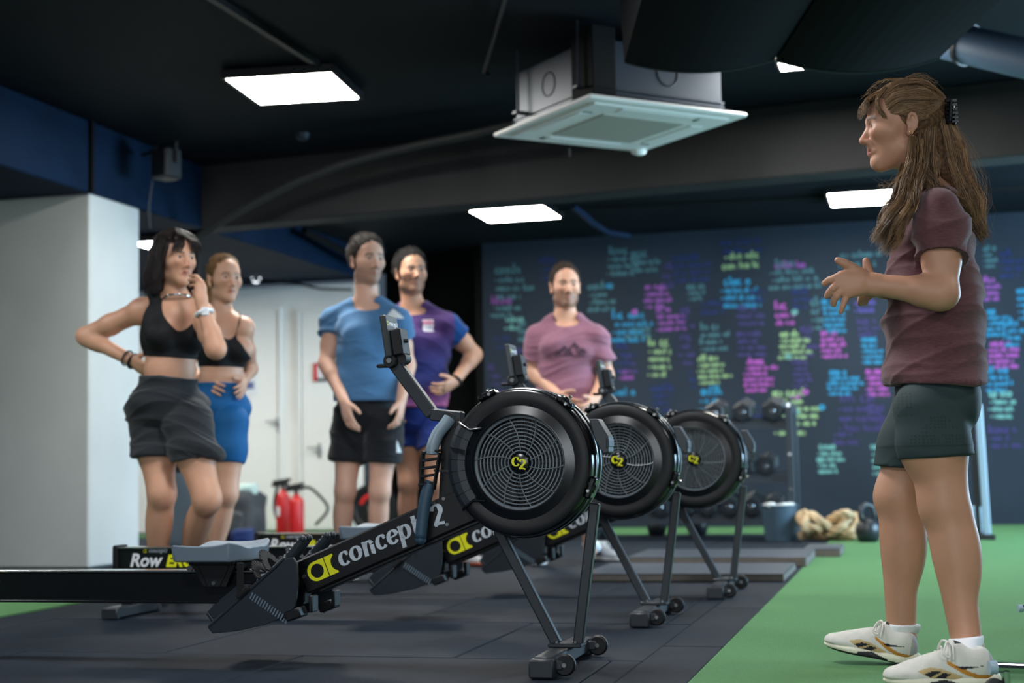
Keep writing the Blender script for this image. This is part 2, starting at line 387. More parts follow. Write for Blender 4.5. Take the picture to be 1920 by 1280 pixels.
for n_, (x0, x1, y0, hx) in enumerate(((447, 523, 585, 521), (566, 648, 585, 599))):
    a_ = on_ww(x0, y0); b_ = on_ww(x1, y0)
    c_ = (a_ + b_) / 2; wd = (b_ - a_) @ E1; top = c_[2]
    d = MB().box(np.array([c_[0], c_[1], top / 2 + .01]) - E2 * .012, (wd - .02, 0.03, top - .02), (E1, E2, EZ), .003).build('door_%d' % (n_ + 1), M_door, smooth=False)
    tag(d, kind='structure')
    for sgn in (-1, 1):
        MB().box(np.array([c_[0], c_[1], top / 2]) - E2 * .016 + E1 * sgn * (wd / 2 + .02), (.03, .04, top), (E1, E2, EZ), .004).build('door_jamb', M_door, d, False)
    MB().box(np.array([c_[0], c_[1], top + .015]) - E2 * .016, (wd + .07, .04, .03), (E1, E2, EZ), .004).build('door_head', M_door, d, False)
    h_ = on_ww(hx, 796 if n_ == 0 else 845, .03); MB().box(h_, (.03, .012, .14), (E1, E2, EZ), .003).cyl(h_ + EZ * .03, h_ + EZ * .03 - E2 * .05, .009, 8).bar(h_ + EZ * .03 - E2 * .05, h_ + EZ * .03 - E2 * .05 - E1 * .1, .015, .015).build('door_handle', M_grey_hw, d)

# concrete column at the left and the beams
A_ = np.array([-2.625, 9.25, 0]); aa, abb = ab(A_)
M_pil = mat('pale_plaster', (196, 201, 200), 0.75, var=0.06, vscale=2.0, bump=0.2, bscale=18, wear=((120, 122, 122), 2.6, 0.70))
pil = tag(MB().box(P3(aa - 1.3, abb + 0.31, BEAMZ / 2), (2.6, 0.62, BEAMZ), (E1, E2, EZ), .012).build('wall_column', M_pil, smooth=False), kind='structure')
lb = tag(MB().box(P3(aa - 1.6, abb + 0.0, (BEAMZ + CEIL) / 2), (3.2, 9.6, CEIL - BEAMZ), (E1, E2, EZ), .01).build('trim_beam_long', M_blue, smooth=False), kind='structure')
MB().box(P3(aa + 0.012, abb - .01, (BEAMZ + CEIL) / 2), (.03, .03, CEIL - BEAMZ), (E1, E2, EZ)).build('conduit', M_black, lb, False)
# cross beam
b0 = at(385, 425, 10.7); b1 = flr(1480, 330, BEAMZ); bd = nrm((b1 - b0) * (1, 1, 0)); bn = np.array([-bd[1], bd[0], 0])
bm_c = b0 + bd * 3.6 + bn * .13
tag(MB().box((bm_c[0], bm_c[1], (BEAMZ + CEIL) / 2), (9.2, .26, CEIL - BEAMZ), (bd, bn, EZ), .01).build('trim_beam_cross', M_beam, smooth=False), kind='structure')
# ceilings: the front bay lies higher than the back bay
bf = ab(b0 + bd * 3.0)[1]
tag(MB().box(P3(0.5, 3.4, CEIL + .05), (16, 14, .1), (E1, E2, EZ)).build('ceiling', M_ceil, smooth=False), kind='structure')
c2 = b0 + bd * 3.6 + bn * 2.6
tag(MB().box((c2[0], c2[1], CEIL2 + .05), (13, 4.9, .1), (bd, bn, EZ)).build('ceiling_back', M_ceil, smooth=False), kind='structure')
# joints and trunking under the ceilings
def ceil_pt(px, py, z): return flr(px, py, z)
M_cable = mat('cable_black', (14, 16, 19), 0.5)
tr = empty('ceiling_trunking', ceil_pt(520, 70, CEIL - .02), 0, 'black cable trunk running along the ceiling into the large left panel lamp', 'cable trunk')
o_ = np.array(tr.location); MB().bar(ceil_pt(392, -8, CEIL - .015) - o_, ceil_pt(612, 131, CEIL - .015) - o_, .035, .03).build('trunk', M_cable, tr, False)
tr2 = empty('ceiling_trunking', ceil_pt(925, 60, CEIL - .02), 0, 'dark drop conduit above the left corner of the air conditioner', 'cable trunk')
o_ = np.array(tr2.location); MB().tube([ceil_pt(948, -8, CEIL - .03) - o_, ceil_pt(930, 60, CEIL - .03) - o_, at(908, 135, 7.9) - o_, at(918, 142, 7.9) - o_], .012, 8).build('pipe', M_cable, tr2)
jn = MB().bar(flr(1042, 393, CEIL2 - .01), flr(1480, 371, CEIL2 - .01), .05, .03).bar(flr(1480, 371, CEIL2 - .01), flr(1930, 352, CEIL2 - .01), .05, .03)
tag(jn.build('ceiling_joint', M_black, smooth=False), kind='structure')
hose = [(372, 444), (420, 412), (480, 378), (560, 338), (640, 308), (720, 286), (800, 268), (880, 252), (965, 232)]
tag(MB().tube([at(x, y, 10.4 - i * .16) for i, (x, y) in enumerate(hose)], .028, 10).build('ceiling_hose', mat('dark_hose', (36, 38, 40), .6), None), 'thick dark flexible hose curving along the ceiling beside the cross beam', 'hose')
w1 = [(1075, 388), (1095, 402), (1112, 418), (1140, 436), (1180, 442)]
tag(MB().tube([at(x, y, 11.4 + i * .12) for i, (x, y) in enumerate(w1)], .022, 8).build('ceiling_cable', M_blue), 'blue-painted cable sagging under the back ceiling right of the centre panel lamp', 'cable')
w2 = [(570, 432), (610, 452), (650, 474), (690, 492)]
tag(MB().tube([at(x, y, 12.2 + i * .4) for i, (x, y) in enumerate(w2)], .03, 8).build('ceiling_cable', M_black), 'black cable run along the blue beam above the man in blue', 'cable')
w3 = [(446, 522), (520, 528), (560, 532), (600, 541), (660, 543)]
tag(MB().tube([at(x, y, 13.3) for i, (x, y) in enumerate(w3)], .012, 6).build('wall_cable', M_black), 'thin black cable along the top of the white wall', 'cable')

# right-hand wall with the daylight window (outside the picture)
wr = MB()
ra_ = 5.0; rb_ = ab(np.array([5.9, 8.8, 0]))
for (bb0, bb1, z0, z1) in ((1, rb_[1] - 1.75, 0, CEIL), (rb_[1] + 1.75, 15, 0, CEIL), (rb_[1] - 1.75, rb_[1] + 1.75, 0, .4), (rb_[1] - 1.75, rb_[1] + 1.75, 2.5, CEIL)):
    wr.box(P3(rb_[0] - .12, (bb0 + bb1) / 2, (z0 + z1) / 2), (.12, bb1 - bb0, z1 - z0), (E1, E2, EZ))
tag(wr.build('wall_right', M_mural, smooth=False), kind='structure')

# ------------------------------------------------------------------ panel lamps
M_lit = mat('lamp_diffuser', (255, 252, 244), 0.5, emit=PANEL_EMIT)
def panel(px, py, z, ceil, label, size=.60, rot=-RA, w_scale=1.0):
    c = flr(px, py, z); t = empty('ceiling_light', (c[0], c[1], z), rot, label, 'ceiling light', 'square LED ceiling panels')
    MB().box((0, 0, .0), (size * w_scale - .03, size - .03, .006)).build('diffuser', M_lit, t, False)
    fr = MB(); W, D_ = size * w_scale, size
    for x, y, sx, sy in ((0, D_ / 2, W + .02, .02), (0, -D_ / 2, W + .02, .02), (W / 2, 0, .02, D_ - .02), (-W / 2, 0, .02, D_ - .02)): fr.box((x, y, .02), (sx, sy, .05), None, .003)
    fr.box((0, 0, .035), (W, D_, .02))
    fr.build('frame', M_black_metal, t, False)
    if ceil - z > .06: MB().box((0, 0, (.045 + ceil - z) / 2), (.2, .2, ceil - z - .045)).build('mount', M_black_metal, t, False)
    return t
panel(551, 166, 2.735, CEIL, 'bright square panel lamp on the front ceiling above the women', .62, math.radians(-9))
panel(966, 401, 2.57, CEIL2, 'panel lamp under the back ceiling straight above the man in mauve', .62)
panel(1630, 371, 2.57, CEIL2, 'panel lamp behind the coach, half covered by her hair', .62)
panel(1562, 97, 2.735, CEIL, 'panel lamp mostly hidden behind the dark ceiling duct', .62)
panel(296, 458, 2.28, 2.33, 'small lit panel lamp beside the white column behind the dark bob', .34)
panel(160, 500, 2.28, 2.33, 'added panel lamp out of sight behind the white column, brightening the white wall', .60)  # unseen lamp, added to brighten the white wall at the back left

# unseen wall behind the photographer, its opening added for the frontal fill
wf = MB()
for (xa, xb, z0, z1) in ((-6, -3.8, 0, CEIL), (1.4, 6.5, 0, CEIL), (-3.8, 1.4, 0, .4), (-3.8, 1.4, 2.7, CEIL)): wf.box(((xa + xb) / 2, -4.45, (z0 + z1) / 2), (xb - xa, .12, z1 - z0))
tag(wf.build('wall_front', M_mural, smooth=False), kind='structure')
# ================================================================== rowing machines
M_gloss = mat('gloss_black_plastic', (11, 14, 18), 0.22, spec=0.55, var=0.1, vscale=12)
M_matte = mat('matte_black_plastic', (14, 17, 21), 0.5, spec=0.38, bump=0.12, bscale=500)
M_band = mat('grey_rim_band', (128, 138, 144), 0.34, metal=0.4)
M_frame = mat('black_powder_coat', (15, 17, 20), 0.38, spec=0.5, wear=((70, 76, 82), 30, 0.74))
M_rail = mat('black_rail_paint', (13, 15, 19), 0.3, spec=0.5, wear=((96, 102, 110), 9, 0.70))
M_steel = mat('stainless_steel', (196, 198, 196), 0.22, metal=1.0)
M_legm = mat('dark_grey_leg_paint', (40, 46, 52), 0.42, spec=0.5)
M_seat = mat('grey_blue_seat_plastic', (112, 126, 138), 0.48, spec=0.4, wear=((150, 160, 168), 16, 0.72))
M_flex = mat('slate_plastic', (32, 40, 48), 0.45, spec=0.45, wear=((70, 80, 90), 24, 0.72))
M_ribs = mat('rib_plastic', (96, 112, 126), 0.45)
M_pale = mat('pale_blue_grey_plastic', (120, 138, 150), 0.4)
M_grip = mat('blue_rubber_grip', (44, 72, 92), 0.55, bump=0.15, bscale=300)
M_yel = mat('yellow_print', (226, 226, 20), 0.5)
M_sil = mat('silver_print', (188, 198, 206), 0.5)
M_prw = mat('white_print', (228, 232, 236), 0.5)
M_bolt = mat('bolt_steel', (170, 172, 170), 0.3, metal=1.0)
M_fan = mat('flywheel_vane', (46, 52, 57), 0.4, metal=0.4)
M_grille = mat('grille_plastic', (104, 114, 122), 0.3, spec=0.6)
M_pm = mat('monitor_grey', (52, 58, 62), 0.5)
M_strap = mat('black_webbing', (14, 15, 17), 0.85)

X_, Y_, Z_ = np.array([1.0, 0, 0]), np.array([0, 1.0, 0]), np.array([0, 0, 1.0])
HUB = np.array([-0.113, 0, 0.598])

def nib(thin, thick, ang=90):
    a = math.radians(ang); dv = np.array([math.cos(a), math.sin(a)])
    return lambda d, t: thin + (thick - thin) * abs(d @ dv) ** 1.5
def glyph(mb, ch, x, o, ux, uy, h, it=0.12):
    """thick-and-thin letters, x-height h; returns the advance"""
    wd = nib(h * .11, h * .31); S_ = lambda pts, w=wd: stroke2d(mb, [(x + px * h + it * py * h, py * h) for px, py in pts], w, o, ux, uy)
    if ch == 'c':
        S_(arc(.45, .5, .32, .42, 48, 318)); S_(arc(.66, .76, .05, .05, 0, 350, 8), h * .16); return .84 * h
    if ch == 'o': S_(arc(.46, .5, .33, .42, 0, 360, 26)); return .98 * h
    if ch == 'n':
        S_([(.2, 0), (.2, .96)]); S_([(.02, .94), (.2, .96)], h * .1); S_(arc(.48, .55, .26, .36, 170, 20)); S_([(.72, .62), (.72, .08), (.86, 0)]); return 1.0 * h
    if ch == 'e': S_(arc(.45, .5, .32, .42, 10, 322)); S_([(.16, .5), (.76, .56)], h * .11); return .86 * h
    if ch == 'p':
        S_([(.2, -.42), (.2, .96)]); S_([(.02, .94), (.2, .96)], h * .1); S_([(.04, -.42), (.36, -.42)], h * .1); S_(arc(.5, .5, .3, .42, 160, -160)); return 1.0 * h
    if ch == 't': S_([(.26, 1.25), (.26, .2)] + arc(.42, .2, .16, .16, 180, 300, 6)); S_([(.06, .9), (.52, .9)], h * .11); return .6 * h
    if ch == '2':
        S_(arc(.4, .82, .28, .3, 165, -40) + [(.14, .02)]); S_([(.1, .06), (.4, .1), (.74, .02)], h * .17); return .8 * h
    return .5 * h
def word(s, o, ux, uy, h, gap=0.0, m=None, parent=None, skip=''):
    mb = MB(); x = 0
    for ch in s:
        t = MB(); a = glyph(t, ch, x, o, ux, uy, h)
        mb.add(t.v, t.f); x += a + gap
    return mb.build('lettering', m, parent, False), x
def emblem(o, ux, uy, w, h, m, parent):
    """yellow mark: bar rounded on the left, round hole, slanted cut and a hollowed right end"""
    mb = MB(); n = 64; r = .36 * h
    c1 = (.34 * w, .50 * h)
    for i in range(n):
        cols = []
        for x in (w * i / n, w * (i + 1) / n):
            xm = w * (i + .5) / n
            lo, hi = 0.0, h
            if xm < .30 * w: k = math.sqrt(max(0, 1 - ((.30 * w - x) / (.30 * w)) ** 2)) if x < .3 * w else 1; lo, hi = h * .5 - h * .5 * k, h * .5 + h * .5 * k
            hole = None
            if abs(xm - c1[0]) < r * 1.02: kk = math.sqrt(max(0, r * r - (x - c1[0]) ** 2)); hole = (c1[1] - kk, c1[1] + kk)
            c2 = 1.12 * w
            if xm > c2 - r * 1.25: kk = math.sqrt(max(0, (r * 1.25) ** 2 - (x - c2) ** 2)); hole = (max(lo, h * .5 - kk), min(hi, h * .5 + kk))
            if .655 * w < xm < .685 * w: hole = (lo, hi)
            cols.append((x, lo, hi, hole))
        (xa, l0, h0, q0), (xb, l1, h1, q1) = cols
        def quad(a0, a1, b0, b1):
            if a1 - a0 > 1e-6 or b1 - b0 > 1e-6:
                mb.add([o + ux * xa + uy * a0, o + ux * xb + uy * b0, o + ux * xb + uy * b1, o + ux * xa + uy * a1], [(0, 1, 2, 3)])
        if q0 and q1: quad(l0, q0[0], l1, q1[0]); quad(q0[1], h0, q1[1], h1)
        else: quad(l0, h0, l1, h1)
    return mb.build('emblem', m, parent, False)

def catmull(P, n=6):
    P = [np.asarray(p, float) for p in P]; P = [2 * P[0] - P[1]] + P + [2 * P[-1] - P[-2]]; out = []
    for i in range(1, len(P) - 2):
        for k in range(n):
            t = k / n; out.append(.5 * ((2 * P[i]) + (P[i + 1] - P[i - 1]) * t + (2 * P[i - 1] - 5 * P[i] + 4 * P[i + 1] - P[i + 2]) * t ** 2 + (3 * P[i] - P[i - 1] - 3 * P[i + 1] + P[i + 2]) * t ** 3))
    return out + [P[-2]]

def make_rower():
    R = empty('rowing_machine', (0, 0, 0))
    # --- front foot with castors
    MB().box((-.012, 0, .034), (.06, .50, .045), None, .006).box((-.012, -.255, .026), (.072, .045, .052), None, .005).box((-.012, .255, .026), (.072, .045, .052), None, .005) \
        .box((0, 0, .062), (.10, .08, .012), None, .003).build('front_foot', M_legm, R)
    for s in (-1, 1):
        wl_ = MB().lathe([(.006, -.012), (.026, -.012), (.031, -.006), (.031, .006), (.026, .012), (.006, .012)], (.045, s * .225, .033), Y_, 24).build('castor', M_matte, R)
        MB().cyl((.045, s * .225 - .0155, .033), (.045, s * .225 + .0155, .033), .0065, 10).build('axle_bolt', M_bolt, wl_)
        MB().box((.008, s * .225, .033), (.07, .034, .03), None, .005).build('castor_fork', M_legm, wl_)
    for k in (-1, 1):
        MB().cyl((.0 + .028 * k, -.025, .066), (.0 + .028 * k, -.025, .074), .006, 8).cyl((.028 * k, .025, .066), (.028 * k, .025, .074), .006, 8).build('foot_bolt', M_bolt, R)
    # --- legs
    MB().bar((-.030, 0, .062), (-.205, -.0, .40), .030, .030, Y_, .004).build('leg', M_legm, R, False)
    MB().bar((.034, 0, .062), (.094, -.0, .475), .030, .030, Y_, .004).build('leg', M_legm, R, False)
    # --- main beam and mast
    p0 = np.array([-.825, 0, .2575]); p1 = np.array([-.14, 0, .535]); d = nrm(p1 - p0); up = np.array([-d[2], 0, d[0]])
    beam = MB().box((p0 + p1) / 2, (np.linalg.norm(p1 - p0), .09, .106), (d, Y_, up), .005).box((p0 + p1) / 2 - up * .058, (np.linalg.norm(p1 - p0) * .9, .07, .012), (d, Y_, up), .003).build('main_beam', M_frame, R, False)
    f0 = p0 - Y_ * .0462
    emblem(f0 + d * .026 - up * .030, d, up, .098, .060, M_yel, beam)
    word('concept', f0 + d * .134 - up * .021, d, up, .0455, .0006, M_sil, beam)
    word('2', f0 + d * .456 - up * .022, d, up, .053, 0, M_sil, beam)
    bb = MB()
    for u_, v_ in ((.012, 0), (.50, -.03), (.485, .045), (.52, .045)): q = f0 + d * u_ + up * v_; bb.cyl(q + Y_ * .004, q - Y_ * .004, .0055, 8)
    bb.build('beam_bolt', M_bolt, beam)
    MB().prism([(-.385, .45), (-.375, .60), (-.372, .735), (-.345, .748), (-.318, .735), (-.318, .47), (-.33, .43)], (0, -.03, 0), X_, Z_, Y_ * .06).build('mast', M_frame, R, False, .003)
    # --- flywheel housing
    hs = MB()
    hs.lathe([(.139, -.074), (.139, -.0985), (.1405, -.1005), (.144, -.1005), (.168, -.0885), (.171, -.0885), (.186, -.0925), (.203, -.0915), (.213, -.085), (.2185, -.070), (.219, -.050)], HUB, Y_, 72)
    hs.lathe([(.219, .05), (.2185, .072), (.213, .088), (.203, .096), (.14, .096), (.0, .096)], HUB, Y_, 72)
    hs.lathe([(.139, -.074), (.139, -.030), (.0, -.030)], HUB, Y_, 48)
    H_ = hs.build('flywheel_housing', M_gloss, R)
    MB().lathe([(.1685, -.0892), (.1715, -.0898), (.186, -.0937), (.203, -.0928), (.2105, -.0885)], HUB, Y_, 72).build('outer_ring', M_matte, H_)
    MB().lathe([(.219, -.050), (.2225, -.046), (.2225, -.018), (.219, -.014), (.217, .0), (.219, .014), (.2225, .018), (.2225, .046), (.219, .05)], HUB, Y_, 72).build('rim_band', M_gloss, H_)
    MB().lathe([(.2232, -.040), (.2238, -.037), (.2238, -.027), (.2232, -.024)], HUB, Y_, 72, closed=True).lathe([(.2232, .024), (.2238, .027), (.2238, .037), (.2232, .040)], HUB, Y_, 72, closed=True).build('rim_stripe', M_band, H_)
    # ribbed cover in the rear sector of the ring, with two raised brackets
    rb = MB()
    for k in range(7):
        a0 = math.radians(146 + k * 10.2); a1 = a0 + math.radians(9.8); dz = .0012 + .001 * (k % 2)
        rb.lathe([(.150, -.094), (.152, -.0995 - dz), (.186, -.1015 - dz), (.206, -.0995 - dz), (.2175, -.086), (.2195, -.06), (.2175, -.06)], HUB, -Y_, 4, ref=Z_, a0=0, a1=0.0001) if False else None
        def pt(r_, y_, a): return HUB + np.array([r_ * math.cos(a), y_, r_ * math.sin(a)])
        prof = [(.164, -.088), (.1645, -.0955 - dz), (.186, -.0975 - dz), (.205, -.0960 - dz), (.2185, -.088), (.2215, -.062)]
        vs = [pt(r_, y_, a) for a in (a0, (a0 + a1) / 2, a1) for r_, y_ in prof]; m_ = len(prof)
        fs = [(j * m_ + i, (j + 1) * m_ + i, (j + 1) * m_ + i + 1, j * m_ + i + 1) for j in range(2) for i in range(m_ - 1)]
        fs += [tuple(range(m_)), tuple(2 * m_ + i for i in range(m_))[::-1]]
        rb.add(vs, fs)
    rb.build('ribbed_cover', M_flex, H_, False)
    for a, sg in ((146, 1), (218, -1)):
        a = math.radians(a)
        q = [pt(.222, -.085, a), pt(.205, -.100, a), pt(.176, -.100, a), pt(.150, -.099, a + sg * math.radians(-9))]
        MB().tube(q, .0042, 8).build('cover_bracket', M_gloss, H_)
    a = math.radians(166); MB().prism([(0, 0), (.045, -.012), (.045, -.026), (.012, -.012)], pt(.214, -.112, a), X_, Z_, Y_ * .02).build('cover_bracket', M_gloss, H_, False)
    # grille
    g = MB()
    for i in range(10):
        r_ = .036 + i * .0108; g.lathe([(r_ - .0017, -.074), (r_ + .0017, -.074), (r_ + .0017, -.066), (r_ - .0017, -.066)], HUB, Y_, 56, closed=True)
    for k in range(10):
        a = 2 * PI * k / 10 + .22; tw = .35
        g.tube([HUB + np.array([r_ * math.cos(a + tw * (r_ - .03) / .11), -.0755, r_ * math.sin(a + tw * (r_ - .03) / .11)]) for r_ in (.028, .06, .09, .115, .138)], .0019, 6)
    g.lathe([(.133, -.076), (.139, -.076), (.139, -.066), (.133, -.066)], HUB, Y_, 64, closed=True)
    g.build('grille', M_grille, H_)
    fn = MB()
    for k in range(36):
        a = 2 * PI * k / 36; c_, s_ = math.cos(a), math.sin(a)
        fn.box(HUB + np.array([.086 * c_, -.040, .086 * s_]), (.088, .012, .0022), ((c_, 0, s_), Y_, (-s_, 0, c_)))
    fn.build('flywheel_vanes', M_fan, H_, False)
    hb = MB().lathe([(.0, -.084), (.026, -.084), (.030, -.081), (.0315, -.076), (.0315, -.064)], HUB, Y_, 32).build('hub_cap', M_gloss, H_)
    ch = MB(); o_ = HUB + np.array([-.0225, -.0846, -.012]); wd = nib(.0028, .0082)
    stroke2d(ch, arc(.0125, .0155, .010, .0125, 40, 325), wd, o_, X_, Z_); stroke2d(ch, arc(.0185, .023, .0017, .0017, 0, 340, 7), .0045, o_, X_, Z_)
    stroke2d(ch, arc(.031, .0135, .0075, .0075, 170, -35) + [(.0225, -.006)], wd, o_, X_, Z_); stroke2d(ch, [(.022, -.005), (.031, -.0045), (.041, -.0075)], .0046, o_, X_, Z_)
    ch.build('hub_lettering', M_yel, hb, False)
    # clips on the rim
    for a, sc in ((116, 1.0), (52, 1.0), (-20, 1.15)):
        a = math.radians(a); rd = np.array([math.cos(a), 0, math.sin(a)]); tg = np.array([-rd[2], 0, rd[0]]); q = HUB + rd * .222
        c_ = MB().box(q - Y_ * .062 + rd * .002, (.018 * sc, .05, .058 * sc), (rd, Y_, tg), .006).box(q - Y_ * .068 + rd * .010, (.012, .022, .024 * sc), (rd, Y_, tg), .004)
        c_.cyl(q - Y_ * .088 + tg * .012 + rd * .002, q - Y_ * .094 + tg * .012 + rd * .002, .006, 8); c_.build('rim_clip', M_gloss, H_)
        MB().cyl(q - Y_ * .087 - tg * .010, q - Y_ * .093 - tg * .010, .0048, 8).cyl(q - Y_ * .04 + rd * .016, q - Y_ * .04 + rd * .024, .0055, 8).build('clip_bolt', M_bolt, H_)
    MB().prism([(.092, .722), (.118, .722), (.150, .668), (.150, .622), (.132, .618), (.108, .66)], (0, -.055, 0), X_, Z_, Y_ * .075).build('damper_box', M_legm, R, False, .004)
    MB().prism([(.142, .632), (.1515, .640), (.1515, .66), (.142, .668)], (0, -.0565, 0), X_, Z_, Y_ * .078).build('damper_lever', M_flex, R, False, .002)
    # --- monitor arm and monitor
    ar = MB(); ar.tube([(-.318, 0, .742), (-.372, 0, .738), (-.408, 0, .755), (-.53, 0, .915)], .021, 4, True, 1.0, (0, 1, 0)); 
    am = MB().bar((-.405, 0, .748), (-.533, 0, .92), .040, .036, Y_, .004).bar((-.31, 0, .737), (-.41, 0, .750), .038, .038, Y_, .004).build('monitor_arm', M_legm, R, False)
    MB().cyl((-.347, -.019, .727), (-.347, -.036, .727), .026, 20).build('arm_pivot', M_frame, am)
    MB().cyl((-.347, -.036, .727), (-.347, -.041, .727), .0095, 12).cyl((-.53, -.038, .917), (-.53, -.045, .917), .0085, 12).build('arm_bolt', M_bolt, am)
    MB().lathe([(0, -.04), (.019, -.04), (.0225, -.034), (.0225, .034), (.019, .04), (0, .04)], (-.53, 0, .917), Y_, 24).box((-.556, -.01, .903), (.05, .02, .012), None, .004).cyl((-.50, -.02, .924), (-.50, .03, .924), .018, 14).build('tilt_knob', M_matte, am)
    tl_ = math.radians(8); mu = np.array([-math.sin(tl_), 0, math.cos(tl_)]); mx = np.array([math.cos(tl_), 0, math.sin(tl_)]); mc = np.array([-.538, .0, .992])
    mon = MB().box(mc, (.020, .112, .132), (mx, Y_, mu), .005).build('monitor', M_pm, R, False)
    MB().box(mc - mx * .0106, (.002, .09, .09), (mx, Y_, mu)).build('screen', mat('lcd_screen', (120, 130, 120), .3), mon, False)
    MB().box(mc + mx * .027 - mu * .022, (.034, .074, .082), (mx, Y_, mu), .004).cyl(mc + mx * .044 - mu * .02, mc + mx * .054 - mu * .02, .007, 10).build('battery_box', M_matte, mon, False)
    q = mc + mx * .0105 + mu * .032; emblem(q - Y_ * .050, Y_, mu, .016, .013, M_yel, mon)
    word('concept2', q - Y_ * .031, Y_, mu, .0115, 0, M_prw, mon)
    # --- handle hanging in its hook
    hd = MB()
    hd.tube(catmull([(-.340, -.04, .735), (-.350, -.048, .718), (-.372, -.06, .688), (-.384, -.072, .650), (-.386, -.075, .628)], 3), .0195, 12)
    HD = hd.build('handle', M_pale, R, True)
    md = MB(); c0 = np.array([-.386, -.075, .636]); c1 = np.array([-.402, -.08, .525])
    dd = nrm(c1 - c0); sd = np.cross(dd, Y_)
    for sg, w0_, w1_ in ((-1, .026, .020), (1, .026, .022)): md.bar(c0 + sd * sg * w0_, c1 + sd * sg * w1_, .006, .026, Y_, .002)
    for k in range(5):
        t = .06 + k * .215; q = c0 + (c1 - c0) * t; md.bar(q - sd * .026, q + sd * .026 - dd * .014, .008, .028, Y_, .002)
    md.build('handle_yoke', M_matte, HD, False)
    hb_ = MB().tube(catmull([(-.390, -.076, .548), (-.402, -.08, .512), (-.410, -.084, .470), (-.416, -.088, .42), (-.420, -.09, .378)], 3), [.016, .0175, .019, .0195, .0195, .019, .0185, .0185, .018, .018, .018, .0178, .0175], 14)
    hb_.sphere((-.420, -.0903, .377), .0176, 14, 8); hb_.build('handle_grip', M_grip, HD, 'all')
    MB().cyl((-.39, -.05, .58), (-.30, -.02, .57), .004, 6).build('chain', M_bolt, HD)
    # --- flexible foot stretchers, one each side
    for s in (-1, 1):
        yb = s * .150; yi = s * .048
        ft = MB(); th = np.array([0, s * .012, 0])
        side = [(-1.085, .112), (-1.07, .098), (-.99, .106), (-.90, .125), (-.835, .150), (-.800, .180), (-.790, .250), (-.793, .308), (-.806, .328), (-.832, .322), (-.86, .295)]
        ft.prism(side, (0, yb, 0), X_, Z_, -th)
        t0_ = np.array([-1.085, 0, .112]); t1_ = np.array([-.83, 0, .324]); dn = nrm(t1_ - t0_); nu = np.array([-dn[2], 0, dn[0]])
        ft.box((t0_ + t1_) / 2 + nu * .004 + Y_ * (yb + yi) / 2, (np.linalg.norm(t1_ - t0_), abs(yb - yi), .012), (dn, Y_, nu), .004)
        FT = ft.build('footrest', M_flex, R, True, .003)
        e = t0_ + dn * .02
        MB().prism([(0, 0), (-.004, .045), (.03, .062), (.11, .058), (.16, .012), (.16, 0)], e + Y_ * (yi + s * .012), dn, nu, Y_ * s * .012).prism([(0, 0), (-.004, .045), (.03, .05), (.11, .03), (.16, .006), (.16, 0)], e + Y_ * (yb - s * .03), dn, nu, Y_ * s * .01) \
            .box(e + dn * .0 + nu * .022 + Y_ * (yb + yi) / 2, (.012, abs(yb - yi) - .03, .045), (dn, Y_, nu), .003).build('heel_cup', M_flex, FT, True, .002)
        bk = MB()
        for k in range(15):
            q = np.array([-.935 + k * .0082, yb + s * .0008, .222 - k * .0052]); bk.bar(q, q + nrm(np.array([-.35, 0, -.62])) * .021, .0046, .005, Y_)
        bk.build('grip_ribs', M_ribs, FT, False)
        MB().box((-.805, yb - s * .02, .158), (.05, .06, .03), (nrm((1, 0, .35)), Y_, nrm((-.35, 0, 1))), .004).cyl((-.83, yb + s * .006, .152), (-.83, yb - s * .0, .152), .006, 8).box((-.765, yb - s * .06, .185), (.012, .05, .05), None, .003).build('footrest_bracket', M_matte, FT)
        # toe fingers with holes, strap loops, buckle
        for k, yy in enumerate((yi + s * .025, yb - s * .030)):
            b0_ = np.array([-.842, yy, .318]); MB().tube([b0_, b0_ + np.array([.028, 0, .028]), b0_ + np.array([.056, 0, .062])], [.013, .013, .011], 10, True, .7).sphere(b0_ + np.array([.057, 0, .063]), .0112, 10, 6).build('toe_tab', M_flex, FT)
            hl = MB()
            for j in range(6):
                q = b0_ + np.array([.008, 0, .009]) + np.array([.0085, 0, .0092]) * j; hl.box(q + np.array([-.006, -.0105, .006]), (.003, .003, .003))
            hl.build('tab_holes', M_sil, FT, False)
        lp = MB()
        for (dx, hgt) in ((-.115, .050), (-.070, .06)):
            q = t1_ + dn * (dx * .9); pts_ = [q + Y_ * (yi + (yb - yi) * t) + nu * (hgt * math.sin(PI * t) ** .6 + .006) for t in np.linspace(0, 1, 10)]
            for i in range(9): lp.bar(pts_[i], pts_[i + 1], .034, .004, dn)
        lp.build('strap', M_strap, FT, False)
        q = t0_ + dn * .15; MB().bar(q + Y_ * (yb + s * .004) + nu * .01, q + Y_ * (yb + s * .004) + np.array([-.006, 0, .105]), .022, .008, Y_, .003).box(q + Y_ * yb + nu * .012 + np.array([.010, 0, .006]), (.05, .02, .018), (dn, Y_, nu), .005).build('strap_end', M_strap, FT, False)
        MB().cyl(q + Y_ * (yb - s * .03) + np.array([.04, 0, .05]), q + Y_ * (yb - s * .03) + np.array([.075, 0, .054]), .017, 12).build('buckle', M_pale, FT)
    # --- rail
    rl = MB().box((-1.53, 0, .2265), (1.42, .058, .094), None, .004).box((-1.53, 0, .181), (1.42, .075, .008), None, .002).build('rail', M_rail, R, False)
    MB().box((-1.53, 0, .2765), (1.42, .074, .007), None, .002).build('top_strip', M_steel, rl, False)
    MB().box((-2.245, 0, .2285), (.024, .095, .118), None, .006).build('rail_end_cap', M_matte, rl, False)
    fr = np.array([-2.185, -.0297, .196])
    text_on('Row', .075, fr + Z_ * .005, X_, Z_, M_prw, rl, shear=.25, bold=.0022)
    text_on('ERG', .066, fr + np.array([.165, 0, .005]), X_, Z_, M_yel, rl, shear=.25, bold=.0030)
